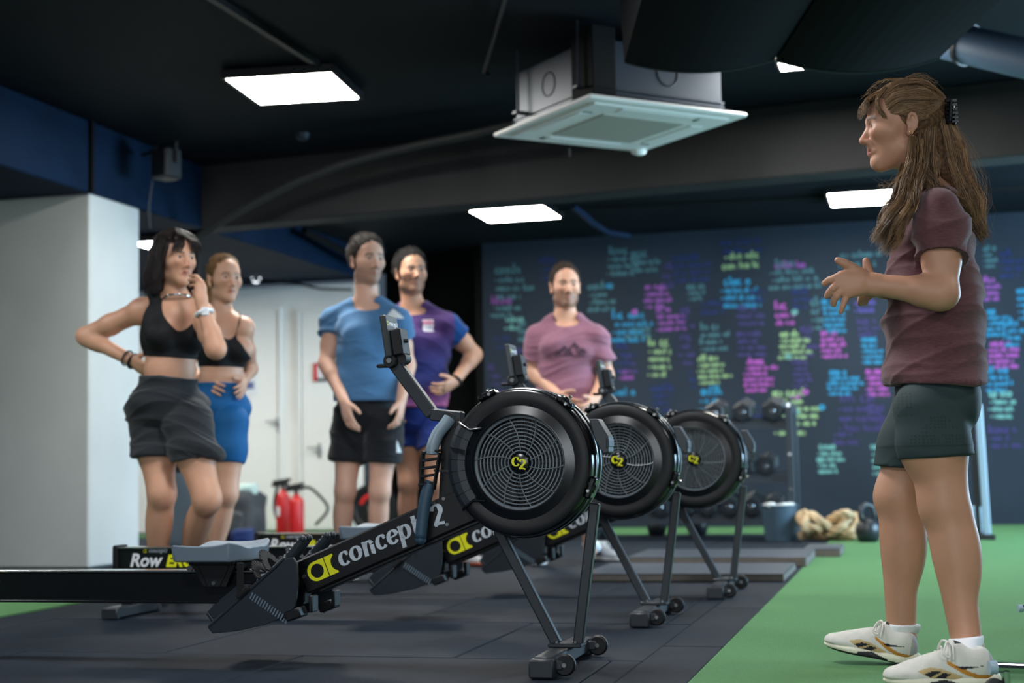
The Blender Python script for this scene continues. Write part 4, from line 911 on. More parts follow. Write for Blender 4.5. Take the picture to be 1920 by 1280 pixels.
# ================================================================== figures: one smooth surface grown from a distance field
class Field:
    def __init__(s, lo, hi, h):
        s.lo = np.asarray(lo, np.float32); s.h = h
        s.n = np.ceil((np.asarray(hi) - s.lo) / h).astype(int) + 1
        s.F = np.full(s.n, 0.5, np.float32)
        s.ax = [s.lo[i] + h * np.arange(s.n[i], dtype=np.float32) for i in range(3)]
    def win(s, lo, hi, m):
        a = np.clip(np.floor((np.asarray(lo) - m - s.lo) / s.h).astype(int), 0, s.n); b = np.clip(np.ceil((np.asarray(hi) + m - s.lo) / s.h).astype(int) + 1, 0, s.n)
        sl = tuple(slice(a[i], b[i]) for i in range(3))
        x, y, z = s.ax[0][sl[0]][:, None, None], s.ax[1][sl[1]][None, :, None], s.ax[2][sl[2]][None, None, :]
        return sl, x, y, z
    def put(s, sl, d, k, op='add'):
        f = s.F[sl]
        if f.size == 0: return
        if op == 'add':
            if k > 0: hh = np.maximum(k - np.abs(f - d), 0) / k; s.F[sl] = np.minimum(f, d) - hh * hh * k * .25
            else: s.F[sl] = np.minimum(f, d)
        else:
            d = -d
            if k > 0: hh = np.maximum(k - np.abs(f - d), 0) / k; s.F[sl] = np.maximum(f, d) + hh * hh * k * .25
            else: s.F[sl] = np.maximum(f, d)
    def cone(s, a, b, ra, rb=None, k=.02, op='add', flat=None, cuts=()):
        """tapered capsule; flat = (direction, factor > 1) squeezes it; cuts = [(point, normal)] keeps the side behind"""
        rb = ra if rb is None else rb; a = np.asarray(a, float); b = np.asarray(b, float); m = max(ra, rb)
        sl, x, y, z = s.win(np.minimum(a, b) - m, np.maximum(a, b) + m, k + 3 * s.h)
        px, py, pz = x - a[0], y - a[1], z - a[2]; d = b - a
        if flat is not None:
            f, g = nrm(flat[0]), flat[1] - 1; dt = (px * f[0] + py * f[1] + pz * f[2]) * g
            px, py, pz = px + dt * f[0], py + dt * f[1], pz + dt * f[2]; d = d + f * (d @ f) * g
        t = np.clip((px * d[0] + py * d[1] + pz * d[2]) / (d @ d + 1e-9), 0, 1)
        q = np.sqrt((px - t * d[0]) ** 2 + (py - t * d[1]) ** 2 + (pz - t * d[2]) ** 2) - (ra + (rb - ra) * t)
        if flat is not None: q = q / (1 + (flat[1] - 1) * .5)
        for c, n in cuts: n = nrm(n); q = np.maximum(q, (x - c[0]) * n[0] + (y - c[1]) * n[1] + (z - c[2]) * n[2])
        s.put(sl, q, k, op)
    def ell(s, c, r, A=None, k=.02, op='add', cuts=()):
        c = np.asarray(c, float); r = np.asarray([r] * 3 if np.isscalar(r) else r, float); A = np.eye(3) if A is None else A; m = max(r)
        ext = np.sqrt(((A * r[:, None]) ** 2).sum(0))
        sl, x, y, z = s.win(c - ext, c + ext, k + 3 * s.h); px, py, pz = x - c[0], y - c[1], z - c[2]
        k0 = 0; k1 = 0
        for i in range(3):
            u = (px * A[i][0] + py * A[i][1] + pz * A[i][2]); k0 = k0 + (u / r[i]) ** 2; k1 = k1 + (u / r[i] ** 2) ** 2
        k0 = np.sqrt(k0); q = k0 * (k0 - 1) / np.maximum(np.sqrt(k1), 1e-6)
        for cc, n in cuts: n = nrm(n); q = np.maximum(q, (x - cc[0]) * n[0] + (y - cc[1]) * n[1] + (z - cc[2]) * n[2])
        s.put(sl, q, k, op)
    def cut(s, c, n, k=0.0):
        n = nrm(n); d = (s.ax[0][:, None, None] - c[0]) * n[0] + (s.ax[1][None, :, None] - c[1]) * n[1] + (s.ax[2][None, None, :] - c[2]) * n[2]
        s.F = np.maximum(s.F, d.astype(np.float32))
    def mesh(s):
        """surface nets"""
        F = s.F; n = s.n; sg = F < 0
        cnt = np.zeros(n - 1, np.int8)
        for i in (0, 1):
            for j in (0, 1):
                for k in (0, 1): cnt += sg[i:n[0] - 1 + i, j:n[1] - 1 + j, k:n[2] - 1 + k]
        I = np.argwhere((cnt > 0) & (cnt < 8)); idx = np.full(n - 1, -1, np.int32); idx[tuple(I.T)] = np.arange(len(I))
        cor = [(i, j, k) for i in (0, 1) for j in (0, 1) for k in (0, 1)]
        val = {c: F[I[:, 0] + c[0], I[:, 1] + c[1], I[:, 2] + c[2]] for c in cor}
        acc = np.zeros((len(I), 3)); num = np.zeros(len(I))
        for a in cor:
            for ax in range(3):
                if a[ax] == 0:
                    b = list(a); b[ax] = 1; b = tuple(b); fa, fb = val[a], val[b]; m = (fa < 0) != (fb < 0)
                    t = np.where(m, fa / np.where(m, fa - fb, 1), 0); p = np.array(a, float)[None] + t[:, None] * (np.array(b) - np.array(a))[None]
                    acc[m] += p[m]; num[m] += 1
        V = s.lo + s.h * (I + acc / num[:, None]); Q = []
        for ax in range(3):
            sl0 = [slice(1, n[i] - 1) for i in range(3)]; sl1 = list(sl0); sl0[ax] = slice(0, n[ax] - 1); sl1[ax] = slice(1, n[ax])
            a_, b_ = sg[tuple(sl0)], sg[tuple(sl1)]; E = np.argwhere(a_ != b_); off = np.array([1, 1, 1]); off[ax] = 0; E = E + off
            inside = sg[tuple(E.T)]; o1, o2 = [(1, 2), (2, 0), (0, 1)][ax]
            c = []
            for da, db in ((-1, -1), (0, -1), (0, 0), (-1, 0)):
                e = E.copy(); e[:, o1] += da; e[:, o2] += db; c.append(idx[tuple(e.T)])
            q = np.stack(c, 1); q[~inside] = q[~inside][:, ::-1]; Q.append(q)
        return V, np.concatenate(Q)

def np_mesh(name, V, Q, m, parent, origin, colf=None, fold=None, smooth_it=1, keep=None):
    V = V.copy()
    for _ in range(smooth_it):                          # light relaxation
        A = np.zeros_like(V); N = np.zeros(len(V))
        for i in range(4):
            a, b = Q[:, i], Q[:, (i + 1) % 4]; np.add.at(A, a, V[b]); np.add.at(N, a, 1); np.add.at(A, b, V[a]); np.add.at(N, b, 1)
        V += .5 * (A / np.maximum(N, 1)[:, None] - V)
    if fold is not None:
        n_ = np.zeros_like(V); fn = np.cross(V[Q[:, 2]] - V[Q[:, 0]], V[Q[:, 3]] - V[Q[:, 1]])
        for i in range(4): np.add.at(n_, Q[:, i], fn)
        n_ /= np.linalg.norm(n_, axis=1)[:, None] + 1e-12; V = V + n_ * fold(V)[:, None]
    me = bpy.data.meshes.new(name); me.vertices.add(len(V)); me.vertices.foreach_set('co', (V - origin).astype(np.float32).ravel())
    me.loops.add(4 * len(Q)); me.loops.foreach_set('vertex_index', Q.astype(np.int32).ravel())
    me.polygons.add(len(Q)); me.polygons.foreach_set('loop_start', np.arange(0, 4 * len(Q), 4, dtype=np.int32)); me.polygons.foreach_set('loop_total', np.full(len(Q), 4, np.int32))
    me.update(calc_edges=True)
    if colf is not None:
        c = np.ones((len(V), 4), np.float32); c[:, :3] = colf(V); at_ = me.color_attributes.new('Col', 'FLOAT_COLOR', 'POINT'); at_.data.foreach_set('color', c.ravel())
    return link(name, me, m, parent, 'all')

def L3(c): return np.array(lin(c)[:3])
def mixc(C, m, c): C[:] = C * (1 - m[:, None]) + c[None] * m[:, None]
def sm(x, a, b): return np.clip((x - a) / (b - a), 0, 1) ** 2 * (3 - 2 * np.clip((x - a) / (b - a), 0, 1))

class HeadFrame:
    """x to the person's left, y backwards, z up; unit = metres of a 0.225 m head"""
    def __init__(s, c, fw, sc=1.0, up=(0, 0, 1)):
        s.c = np.asarray(c, float); s.sc = sc; s.y = -nrm(fw); s.x = nrm(np.cross(-s.y, up)) * -1; s.z = np.cross(s.x, s.y) * 1.0
        s.x = nrm(np.cross(np.asarray(up, float), -s.y)); s.z = nrm(np.cross(s.x, s.y)); s.A = np.array([s.x, s.y, s.z])
        if s.z[2] < 0: s.z = -s.z; s.A = np.array([s.x, s.y, s.z])
    def w(s, x, y, z): return s.c + s.sc * (x * s.x + y * s.y + z * s.z)
    def l(s, V): return ((V - s.c) @ s.A.T) / s.sc

def head_prims(F, H, male=False, k=.012):
    e = lambda c, r, kk=k, op='add': F.ell(H.w(*c), np.array(r) * H.sc, H.A, kk * H.sc, op)
    q = lambda a, b, ra, rb, kk=k, op='add', **kw: F.cone(H.w(*a), H.w(*b), ra * H.sc, rb * H.sc, kk * H.sc, op, **kw)
    e((0, .018, .036), (.073, .094, .083)); e((0, -.030, .030), (.060, .062, .070), .03)
    e((0, -.032, -.030), (.058, .058, .078), .025)
    j = 1.08 if male else 1.0
    q((-.040 * j, -.005, -.066), (0, -.062, -.096), .022 * j, .019, .03); q((.040 * j, -.005, -.066), (0, -.062, -.096), .022 * j, .019, .03)
    e((0, -.072, -.100), (.020 * j, .016, .015), .02)
    q((-.036, -.076, -.014), (-.052, -.045, -.018), .016, .018, .03); q((.036, -.076, -.014), (.052, -.045, -.018), .016, .018, .03)
    q((-.042, -.074, .020), (-.010, -.088, .022), .0085, .010, .014); q((.042, -.074, .020), (.010, -.088, .022), .0085, .010, .014)
    for sx in (-1, 1):
        e((sx * .031, -.096, .002), (.0165, .014, .0105), .012, 'sub')
        e((sx * .031, -.0775, .001), (.0155, .0140, .0125), .006)
    q((0, -.086, .012), (0, -.108, -.030), .0075, .0110, .010); e((0, -.110, -.034), (.0115, .0110, .0095), .008)
    for sx in (-1, 1): e((sx * .0125, -.099, -.038), (.0078, .0095, .0072), .007)
    e((0, -.0915, -.050), (.016, .007, .010), .014)
    q((-.021, -.083, -.0645), (-.003, -.0945, -.0600), .0045, .0058, .006); q((.021, -.083, -.0645), (.003, -.0945, -.0600), .0045, .0058, .006)
    q((-.018, -.084, -.0690), (0, -.0925, -.0725), .0050, .0068, .006); q((.018, -.084, -.0690), (0, -.0925, -.0725), .0050, .0068, .006)
    q((-.020, -.0915, -.0670), (.020, -.0915, -.0670), .0016, .0016, .003, 'sub')
    for sx in (-1, 1):
        e((sx * .0755, .013, -.004), (.0055, .016, .026), .004)
        er = [(sx * (.0805 + .003 * math.sin(t)), .0135 + .0135 * math.cos(t) * (1.0 if t < 2 else .8), -.001 + .0235 * math.sin(t)) for t in np.linspace(2.9, -1.9, 9)]
        for i in range(8): q(er[i], er[i + 1], .0042, .0042, .003)
        e((sx * .080, .006, -.030), (.005, .007, .008), .005)
        e((sx * .074, .006, -.032), (.007, .010, .011), .006)

def skin_color(H, tone, lips, beard=None, brow=(40, 30, 24), stub=.55, brow_w=1.0):
    T, Lp, Bw = L3(tone), L3(lips), L3(brow); Bd = None if beard is None else L3(beard)
    def f(V):
        C = np.tile(T, (len(V), 1)); P = H.l(V); x, y, z = np.abs(P[:, 0]), P[:, 1], P[:, 2]
        face = (1 - sm(y, -.05, -.01)) * sm(z, -.115, -.10)
        mixc(C, .14 * face * np.exp(-((x - .04) / .018) ** 2 - ((z + .028) / .02) ** 2), L3((205, 110, 95)))
        mixc(C, .3 * face * np.exp(-(x / .014) ** 2 - ((z + .034) / .012) ** 2), L3((200, 110, 95)))
        if Bd is not None:
            jaw = (1 - sm(z, -.052, -.030)) * (1 - sm(y, .02, .035)) * sm(z, -.125, -.112)
            mus = np.exp(-((z + .050) / .007) ** 2) * (x < .03) * (y < -.07)
            mixc(C, np.clip(np.maximum(jaw * (1 - .55 * np.exp(-((x - .042) / .015) ** 2 - ((z + .045) / .012) ** 2)), mus) * stub, 0, 1), Bd)
        lp = (1 - sm(x, .014, .021)) * (1 - sm(np.abs(z + .0665), .0075, .0105)) * (y < -.078)
        mixc(C, lp * .7, Lp)
        mixc(C, .6 * (1 - sm(x, .016, .022)) * np.exp(-((z + .0668) / .0022) ** 2) * (y < -.075), L3((92, 46, 44)))
        bw = sm(x, .010, .014) * (1 - sm(x, .046, .054)) * np.exp(-((z - .0225 - .10 * (x - .01) + 3.2 * np.maximum(x - .036, 0) ** 1.4) / (.0048 * brow_w)) ** 2) * (y < -.05)
        mixc(C, np.clip(bw * 1.1, 0, 1) * .9, Bw)
        ey = np.exp(-((x - .031) / .017) ** 2 - ((z - .009) / .0035) ** 2) * (y < -.06); mixc(C, .55 * ey, L3((60, 36, 30)))
        return np.clip(C, 0, 1)
    return f

M_eye = mat('eye', (220, 215, 210), 0.15, attr='Col', spec=.6)
def eyes(H, parent, origin, iris=(60, 40, 28), gaze=None):
    g = -H.y if gaze is None else nrm(gaze)
    for sx in (-1, 1):
        c = H.w(sx * .031, -.0802, .0015); mb = MB().sphere((0, 0, 0), .0118 * H.sc, 16, 12)
        o = mb.build('eye', M_eye, parent, 'all', loc=c - origin); me = o.data
        co = np.array([v.co[:] for v in me.vertices]) / (.0118 * H.sc); dt = co @ g
        C = np.ones((len(co), 4)); C[:, :3] = L3((214, 208, 204)); C[dt > .72, :3] = L3(iris); C[dt > .93, :3] = L3((8, 6, 6))
        a = me.color_attributes.new('Col', 'FLOAT_COLOR', 'POINT'); a.data.foreach_set('color', C.astype(np.float32).ravel())

def hand_prims(F, w, dirf, nrm_p, thumb, curl=(.3, .35, .4, .45), sc=1.0, k=.006, spread=.12, tdir=None, lens=(.074, .081, .076, .060)):
    """w wrist, dirf knuckle direction, nrm_p palm normal, thumb = unit vector to the thumb side"""
    d = nrm(dirf); t = nrm(thumb - d * (np.asarray(thumb) @ d)); p = np.cross(d, t); p = p if p @ np.asarray(nrm_p) > 0 else -p
    w = np.asarray(w, float); A = np.array([d, t, p])
    F.ell(w + d * .048 * sc, np.array([.054, .039, .0165]) * sc, A, .012); F.cone(w, w + d * .03 * sc, .026 * sc, .03 * sc, .012, flat=(p, 1.5))
    for i, (o, ln) in enumerate(zip((.029, .0095, -.0105, -.029), lens)):
        b = w + (d * (.087 - .004 * abs(i - 1.2)) + t * o) * sc; dd = nrm(d + t * spread * (1.5 - i) / 1.5 * 1.0); r = (.0092, .0094, .0088, .0078)[i] * sc
        F.cone(w + (d * .045 + t * o * .8) * sc, b, .012 * sc, r * 1.12, .006)
        c = curl[i]; ang = c * .55
        for s_, f_ in ((.46, 1), (.30, 1.1), (.24, .8)):
            v = nrm(dd * math.cos(ang) + p * math.sin(ang)); e = b + v * ln * s_ * sc; F.cone(b, e, r, r * .93, .002); b = e; r *= .93; ang += c * f_
    td = nrm(tdir) if tdir is not None else nrm(d * .75 + t * .75 + p * .35)
    b = w + (d * .022 + t * .022 + p * .004) * sc; m_ = b + td * .034 * sc; F.cone(b, m_, .016 * sc, .0118 * sc, .010)
    m2 = m_ + nrm(td * .9 + d * .35) * .03 * sc; F.cone(m_, m2, .0112 * sc, .0102 * sc, .003); F.cone(m2, m2 + nrm(td * .7 + d * .6) * .022 * sc, .0102 * sc, .0086 * sc, .002)

class Body:
    """joints in world space; builds the skin field and offers the same shapes, inflated, for clothes"""
    def __init__(s, J, tf, sc=1.0, sex='f', arm=1.0, leg=1.0, bust=1.0, thigh=1.0, glute=None):
        s.J = {k: np.asarray(v, float) for k, v in J.items()}; J = s.J; s.sc = sc; s.sex = sex; s.arm = arm; s.leg = leg; s.bust = bust; s.th = thigh; s.gl = -.055 if glute is None else glute
        s.up = nrm(J['neck'] - J['pel']); s.fw = nrm(np.asarray(tf, float) - s.up * (np.asarray(tf, float) @ s.up)); s.lt = np.cross(s.up, s.fw); s.A = np.array([s.lt, s.fw, s.up])
    def o(s, base, l=0, f=0, u=0): return base + s.sc * (s.lt * l + s.fw * f + s.up * u)
    def torso(s, F, g=0.0, k=.035, shoulders=True):
        J, c = s.J, s.sc; m = s.sex == 'm'; E = lambda b, r, kk=k: F.ell(b, np.array(r) * c + g, s.A, kk)
        E(s.o(J['pel'], 0, -.005, .015), (.158, .105, .105) if m else (.163, .108, .105))
        for sx in (-1, 1): E(s.o(J['pel'], sx * .072, s.gl, -.03), (.082, .078, .085) if m else (.088, .080, .088))
        mid = J['pel'] * .5 + J['chest'] * .5
        E(s.o(mid, 0, .0, .0), (.140, .098, .14) if m else (.120, .088, .13))
        E(s.o(J['chest'], 0, -.005, 0), (.160, .112, .165) if m else (.138, .098, .15))
        E(s.o(J['chest'] * .45 + J['neck'] * .55, 0, -.01, -.01), (.155, .085, .085) if m else (.132, .078, .08))
        if shoulders:
            nk = s.o(J['neck'], 0, -.015, .035)
            for q in 'lr':
                sh = J['sh_' + q]; F.cone(nk, sh, .043 * c + g, (.052 if m else .044) * c + g, k); F.cone(s.o(J['chest'] * .4 + J['neck'] * .6), sh, .07 * c + g, .052 * c + g, k, flat=(s.fw, 1.1))
                F.ell(sh - s.up * .012, (.054 if m else .046) * c * s.arm + g, None, k)
        if not m:
            for sx in (-1, 1): E(s.o(J['chest'], sx * .070, .068 * s.bust, -.005), (.066, .058 * s.bust, .062), .03)
        else:
            for sx in (-1, 1): E(s.o(J['chest'], sx * .07, .07, .045), (.075, .045, .06), .04)
    def limbs(s, F, which, g=0.0, k=.02):
        J, c = s.J, s.sc; m = s.sex == 'm'
        for w in which:
            q = w[-1]
            if w[0] == 'a':
                sh, el, wr = J['sh_' + q], J['el_' + q], J['wr_' + q]; a = s.arm * c
                F.cone(sh, el, (.050 if m else .044) * a + g, (.040 if m else .036) * a + g, k); F.ell(sh * .45 + el * .55, (.046 if m else .039) * a + g, None, .03)
                F.cone(el, wr, (.039 if m else .035) * a + g, (.027 if m else .0235) * a + g, k); f = el * .72 + wr * .28; F.cone(el * .9 + wr * .1, f, (.043 if m else .0385) * a + g, (.040 if m else .036) * a + g, k)
            else:
                hp, kn, an = J['hip_' + q], J['kn_' + q], J['an_' + q]; l = s.leg * c; d = nrm(an - kn); bk = nrm(-s.fw - d * (-s.fw @ d))
                t = l * s.th; F.cone(hp, kn, (.086 if m else .092) * t + g, .054 * l + g, .03); F.ell(hp * .62 + kn * .38 + s.fw * .012, (.079 if m else .084) * t + g, None, .04)
                F.ell(kn + s.fw * .012 * c, np.array([.043, .045, .058]) * l + g, None, .04)
                F.cone(kn, an, .050 * l + g, .0335 * l + g, .02); cf = kn * .70 + an * .30 + bk * .016 * c
                zz = -d; xx = nrm(np.cross(bk, zz)); F.ell(cf, np.array([.049, .051, .115]) * l + g, np.array([xx, bk, zz]), .03)
                F.ell(an + d * .008, .033 * l + g, None, .02)
    def neck(s, F, H, g=0.0, k=.02):
        m = s.sex == 'm'; c = s.sc
        F.cone(s.o(s.J['neck'], 0, -.01, -.03), H.w(0, .022, -.07), (.060 if m else .050) * c + g, (.058 if m else .049) * H.sc + g, k)
    def bounds(s, H, m=.17):
        P = np.array(list(s.J.values()) + [H.w(0, 0, .14), H.w(0, -.13, 0), H.w(0, .13, 0)]); lo, hi = P.min(0) - m, P.max(0) + m; lo[2] = max(lo[2], -.01); hi[2] = H.w(0, 0, .135)[2]; return lo, hi

M_skin = mat('skin', (200, 150, 125), 0.48, spec=.4, attr='Col', var=.05, vscale=18, bump=.06, bscale=500, sss=.06)
M_cloth = mat('knit_fabric', (90, 90, 90), 0.85, spec=.2, attr='Col', var=.10, vscale=90, bump=.25, bscale=700, sheen=.15)
M_heather = mat('heather_fabric', (90, 90, 90), 0.85, spec=.2, attr='Col', var=.30, vscale=60, bump=.3, bscale=300, sheen=.2, stretch=(1, 1, 9))
M_stretch = mat('stretch_fabric', (40, 40, 40), 0.7, spec=.3, attr='Col', var=.06, vscale=120, bump=.2, bscale=900)
M_hairs = mat('hair', (50, 38, 30), 0.46, spec=.4, attr='Col')
M_crop = mat('cropped_hair', (50, 38, 30), 0.75, spec=.25, attr='Col', var=.3, vscale=120, bump=.8, bscale=160)
M_shoe = mat('shoe_mesh', (200, 200, 195), 0.8, attr='Col', var=.06, vscale=300, bump=.2, bscale=900)
M_sole = mat('shoe_foam', (225, 224, 205), 0.6, attr='Col', var=.04, vscale=60)
M_lace = mat('lace', (214, 212, 206), 0.85)
M_sock = mat('white_sock', (226, 228, 230), 0.9, bump=.4, bscale=500)
def flat_col(c, var=None):
    def f(V): return np.tile(L3(c), (len(V), 1))
    return f
def folds(amp, seed, zs=62, xs=16, extra=()):
    q = random.Random(seed); W = [(q.uniform(-1, 1) * xs, q.uniform(-1, 1) * xs, q.uniform(.5, 1) * zs, q.uniform(0, 6.28), q.uniform(.4, 1)) for _ in range(7)]
    def f(V):
        d = np.zeros(len(V)); wx = .03 * np.sin(V[:, 0] * 9 + seed) + .03 * np.sin(V[:, 1] * 11 + seed * 2)
        for a, b, c, p, g in W: d += g * np.sin(a * V[:, 0] + b * V[:, 1] + c * (V[:, 2] + wx) + p)
        d = d / 2.6
        for a, b, c, p, g in W[:4]: d += .8 * g * ((1 - np.abs(np.sin(.55 * a * V[:, 0] + .55 * b * V[:, 1] + .5 * c * (V[:, 2] + 1.5 * wx) + 1.7 * p))) ** 4 - .2)
        return amp * np.clip(d, -1.6, 1.8)
    return f
def strands(name, guides, n, width, m, parent, origin, c0, c1, seed, jitter=.012, frizz=.003, segs=16, taper=.5, kind='stuff', wave=0.0, wl=3.0):
    """hair: guides = list of (points, spread at root, spread at tip, weight); thin three-sided tubes"""
    q = np.random.RandomState(seed); V = []; Q = []; C = []; wts = np.array([g[3] for g in guides], float); wts /= wts.sum(); cum = 0
    a_, b_ = L3(c0), L3(c1)
    for gi, (P, r0, r1, wt) in enumerate(guides):
        G = None if np.ndim(P[0]) == 2 else np.array(catmull(P, 8)); t_ = np.linspace(0, 1, 8 * (len(P[0]) - 1) + 1 if G is None else len(G))
        fam = np.array([catmull(p_, 8) for p_ in P]) if np.ndim(P[0]) == 2 else None
        ncl = 16; clo = q.normal(size=(ncl, 3)); clo /= np.linalg.norm(clo, axis=1)[:, None]; clo *= q.uniform(0, 1, (ncl, 1)) ** .5; cls = q.normal(0, .24, ncl); clp = q.normal(0, .7, ncl)
        for _ in range(int(n * wts[gi])):
            ci = q.randint(ncl)
            if fam is not None:
                u_ = q.uniform(0, len(fam) - 1.001); i_ = int(u_); ci = int(u_ * 23.7) % ncl; G = fam[i_] * (1 - u_ + i_) + fam[i_ + 1] * (u_ - i_)
            ln = q.uniform(.82, 1.06); tt = np.clip(np.linspace(0, 1, segs) * min(ln, 1), 0, 1)
            p = np.stack([np.interp(tt, t_, G[:, i]) for i in range(3)], 1)
            o = q.normal(size=3); o = o / np.linalg.norm(o) * q.uniform(0, 1) ** .5; o = o if fam is not None else clo[ci] * .85 + o * .38; tw = q.normal(size=3) * .5
            rad = r0 + (r1 - r0) * tt; p = p + o[None] * rad[:, None] + np.outer(rad * np.sin(tt * 3 + q.uniform(0, 6)), tw) * .35
            ph = q.uniform(0, 6.28, 3); fr = q.uniform(8, 22); p += frizz * np.sin(fr * tt[:, None] * 1.6 + ph[None]) * tt[:, None] * q.uniform(.3, 1.6)
            if wave:
                ph = gi * 1.7 + clp[ci] + q.normal(0, .18); wv_ = wave * np.clip(tt * 1.6 - .25, 0, 1) * q.uniform(.5, 1.3); p[:, 0] += wv_ * np.sin(wl * 2 * PI * tt + ph); p[:, 1] += wv_ * np.cos(wl * 2 * PI * tt + ph * 1.3); p[:, 2] += .3 * wv_ * np.sin(wl * 3 * PI * tt + ph)
            d = np.gradient(p, axis=0); d /= np.linalg.norm(d, axis=1)[:, None] + 1e-9; u = np.cross(d, [.3, .2, .93]); u /= np.linalg.norm(u, axis=1)[:, None] + 1e-9; v = np.cross(d, u)
            wv = width * q.uniform(.6, 1.3) * (1 - (1 - taper) * tt)[:, None]; k = cum
            for a in (0, 2.094, 4.189): V.append(p + wv * (math.cos(a) * u + math.sin(a) * v))
            i = np.arange(segs - 1)
            for a in range(3):
                b = (a + 1) % 3; Q.append(np.stack([k + a * segs + i, k + b * segs + i, k + b * segs + i + 1, k + a * segs + i + 1], 1))
            s_ = np.clip(.45 + cls[ci] + q.normal(0, .16), 0, 1); c = (a_ * (1 - s_) + b_ * s_)[None] * (1 - .0 * tt[:, None]); C += [np.repeat(c, segs, 0) if len(c) == 1 else c] * 3; cum += 3 * segs
    V = np.concatenate(V); Q = np.concatenate(Q); C = np.concatenate(C)
    o = np_mesh(name, V, Q, m, parent, origin, lambda _: C, smooth_it=0); o['kind'] = kind; return o
def tag_strip(name, m, parent, origin, pts, w_, h_, ref):
    mb = MB()
    for i in range(len(pts)): mb.bar(pts[i] - origin, pts[(i + 1) % len(pts)] - origin, w_, h_, ref)
    return mb.build(name, m, parent, False)
def ring_pts(c, ax, r, n=14, sq=1.0, ref=(0, 0, 1)):
    d, u, v = frame(ax, ref); return [np.asarray(c) + r * (math.cos(2 * PI * k / n) * u + math.sin(2 * PI * k / n) * sq * v) for k in range(n)]
def bracelet(name, m, parent, origin, c, ax, r, t, n=20, sq=1.0):
    return MB().tube([p - origin for p in ring_pts(c, ax, r, n, sq)] + [ring_pts(c, ax, r, n, sq)[0] - origin], t, 8, False).build(name, m, parent, 'all')

def shoe(side, heel, toe_dir, tilt, length, parent, origin, colf, solef, h=.004, laces=True, flex=0.0):
    """heel = ground point under the heel; toe_dir horizontal; tilt lifts the toe; colours get (along, across, up) in units of the length"""
    f = nrm(toe_dir); s_ = np.cross((0, 0, 1), f); A = np.array([f * math.cos(tilt) + EZ * math.sin(tilt), s_, -f * math.sin(tilt) + EZ * math.cos(tilt)])
    Ln = length; W = lambda a, b, c: np.asarray(heel) + Ln * (a * A[0] + b * A[1] + c * A[2])
    cs = [W(a, b, c) for a in (-.1, 1.1) for b in (-.25, .25) for c in (-.05, .6)]; lo, hi = np.min(cs, 0), np.max(cs, 0)
    R = lambda *r: np.array(r) * Ln
    F = Field(lo, hi, h); ia = .012 * side
    F.cone(W(.13, 0, .14), W(.55, ia, .12), .138 * Ln, .13 * Ln, .02); F.ell(W(.16, 0, .23), R(.14, .142, .165), A, .03); F.ell(W(.74, ia * 1.5, .10), R(.22, .165, .085), A, .03); F.ell(W(.90, ia * 2, .085), R(.10, .125, .06), A, .03)
    F.cone(W(.30, 0, .30), W(.72, ia, .13), .085 * Ln, .10 * Ln, .03); F.ell(W(.34, 0, .36), R(.055, .07, .075), A, .02)
    F.cone(W(.14, 0, .55), W(.18, 0, .37), .11 * Ln, .078 * Ln, .01, 'sub'); F.cone(W(.06, 0, .44), W(.30, 0, .47), .045 * Ln, .05 * Ln, .02, 'sub')
    F.cut(W(0, 0, .075), -A[2])
    V, Q = F.mesh(); loc = lambda V: ((V - np.asarray(heel)) @ A.T) / Ln
    up_ = np_mesh('shoe_upper', V, Q, M_shoe, parent, origin, lambda V: colf(loc(V)))
    F = Field(lo, hi, h)
    F.ell(W(.18, 0, .055), R(.20, .125, .075), A, .03); F.cone(W(.15, 0, .05), W(.62, ia, .045), .12 * Ln, .12 * Ln, .03, flat=(A[2], 1.8)); F.ell(W(.74, ia * 1.5, .05), R(.27, .175, .065), A, .03); F.ell(W(.0, 0, .085), R(.05, .07, .045), A, .03)
    F.cut(W(0, 0, .0), -A[2]); V, Q = F.mesh()
    so_ = np_mesh('shoe_sole', V, Q, M_sole, up_, origin, lambda V: solef(loc(V)))
    if laces:
        lm = MB()
        for i in range(6):
            a = .40 + .055 * i; z_ = .385 - .043 * i; lm.tube([W(a, -.075, z_ - .05) - origin, W(a + .01, -.03, z_ + .012) - origin, W(a + .012, .03, z_ + .012) - origin, W(a, .075, z_ - .05) - origin], .0033, 6)
        for sg in (-1, 1):
            lm.tube([p - origin for p in catmull([W(.40, 0, .40), W(.44, sg * .10, .40), W(.47, sg * .15, .31), W(.42, sg * .15, .28), W(.40, sg * .06, .38)], 4)], .0032, 6)
            lm.tube([p - origin for p in catmull([W(.40, 0, .40), W(.38, sg * .10, .37), W(.385, sg * .145, .25)], 4)], .003, 6)
        lm.build('laces', M_lace, up_)
    return up_
def sock(parent, origin, an, heel, r, top, m=None, dirup=None, lat=None):
    F = Field(np.minimum(an, heel) - .09, np.maximum(an, heel) + .12, .004)
    d = nrm(dirup if dirup is not None else (0, 0, 1)); F.cone(heel + EZ * .060, an + d * top, r * .60, r, .01, flat=(lat if lat is not None else (1, 0, 0), 1.10 if lat is not None else 1.0), cuts=[(an + d * top, d)])
    V, Q = F.mesh(); return np_mesh('sock', V, Q, m or M_sock, parent, origin)

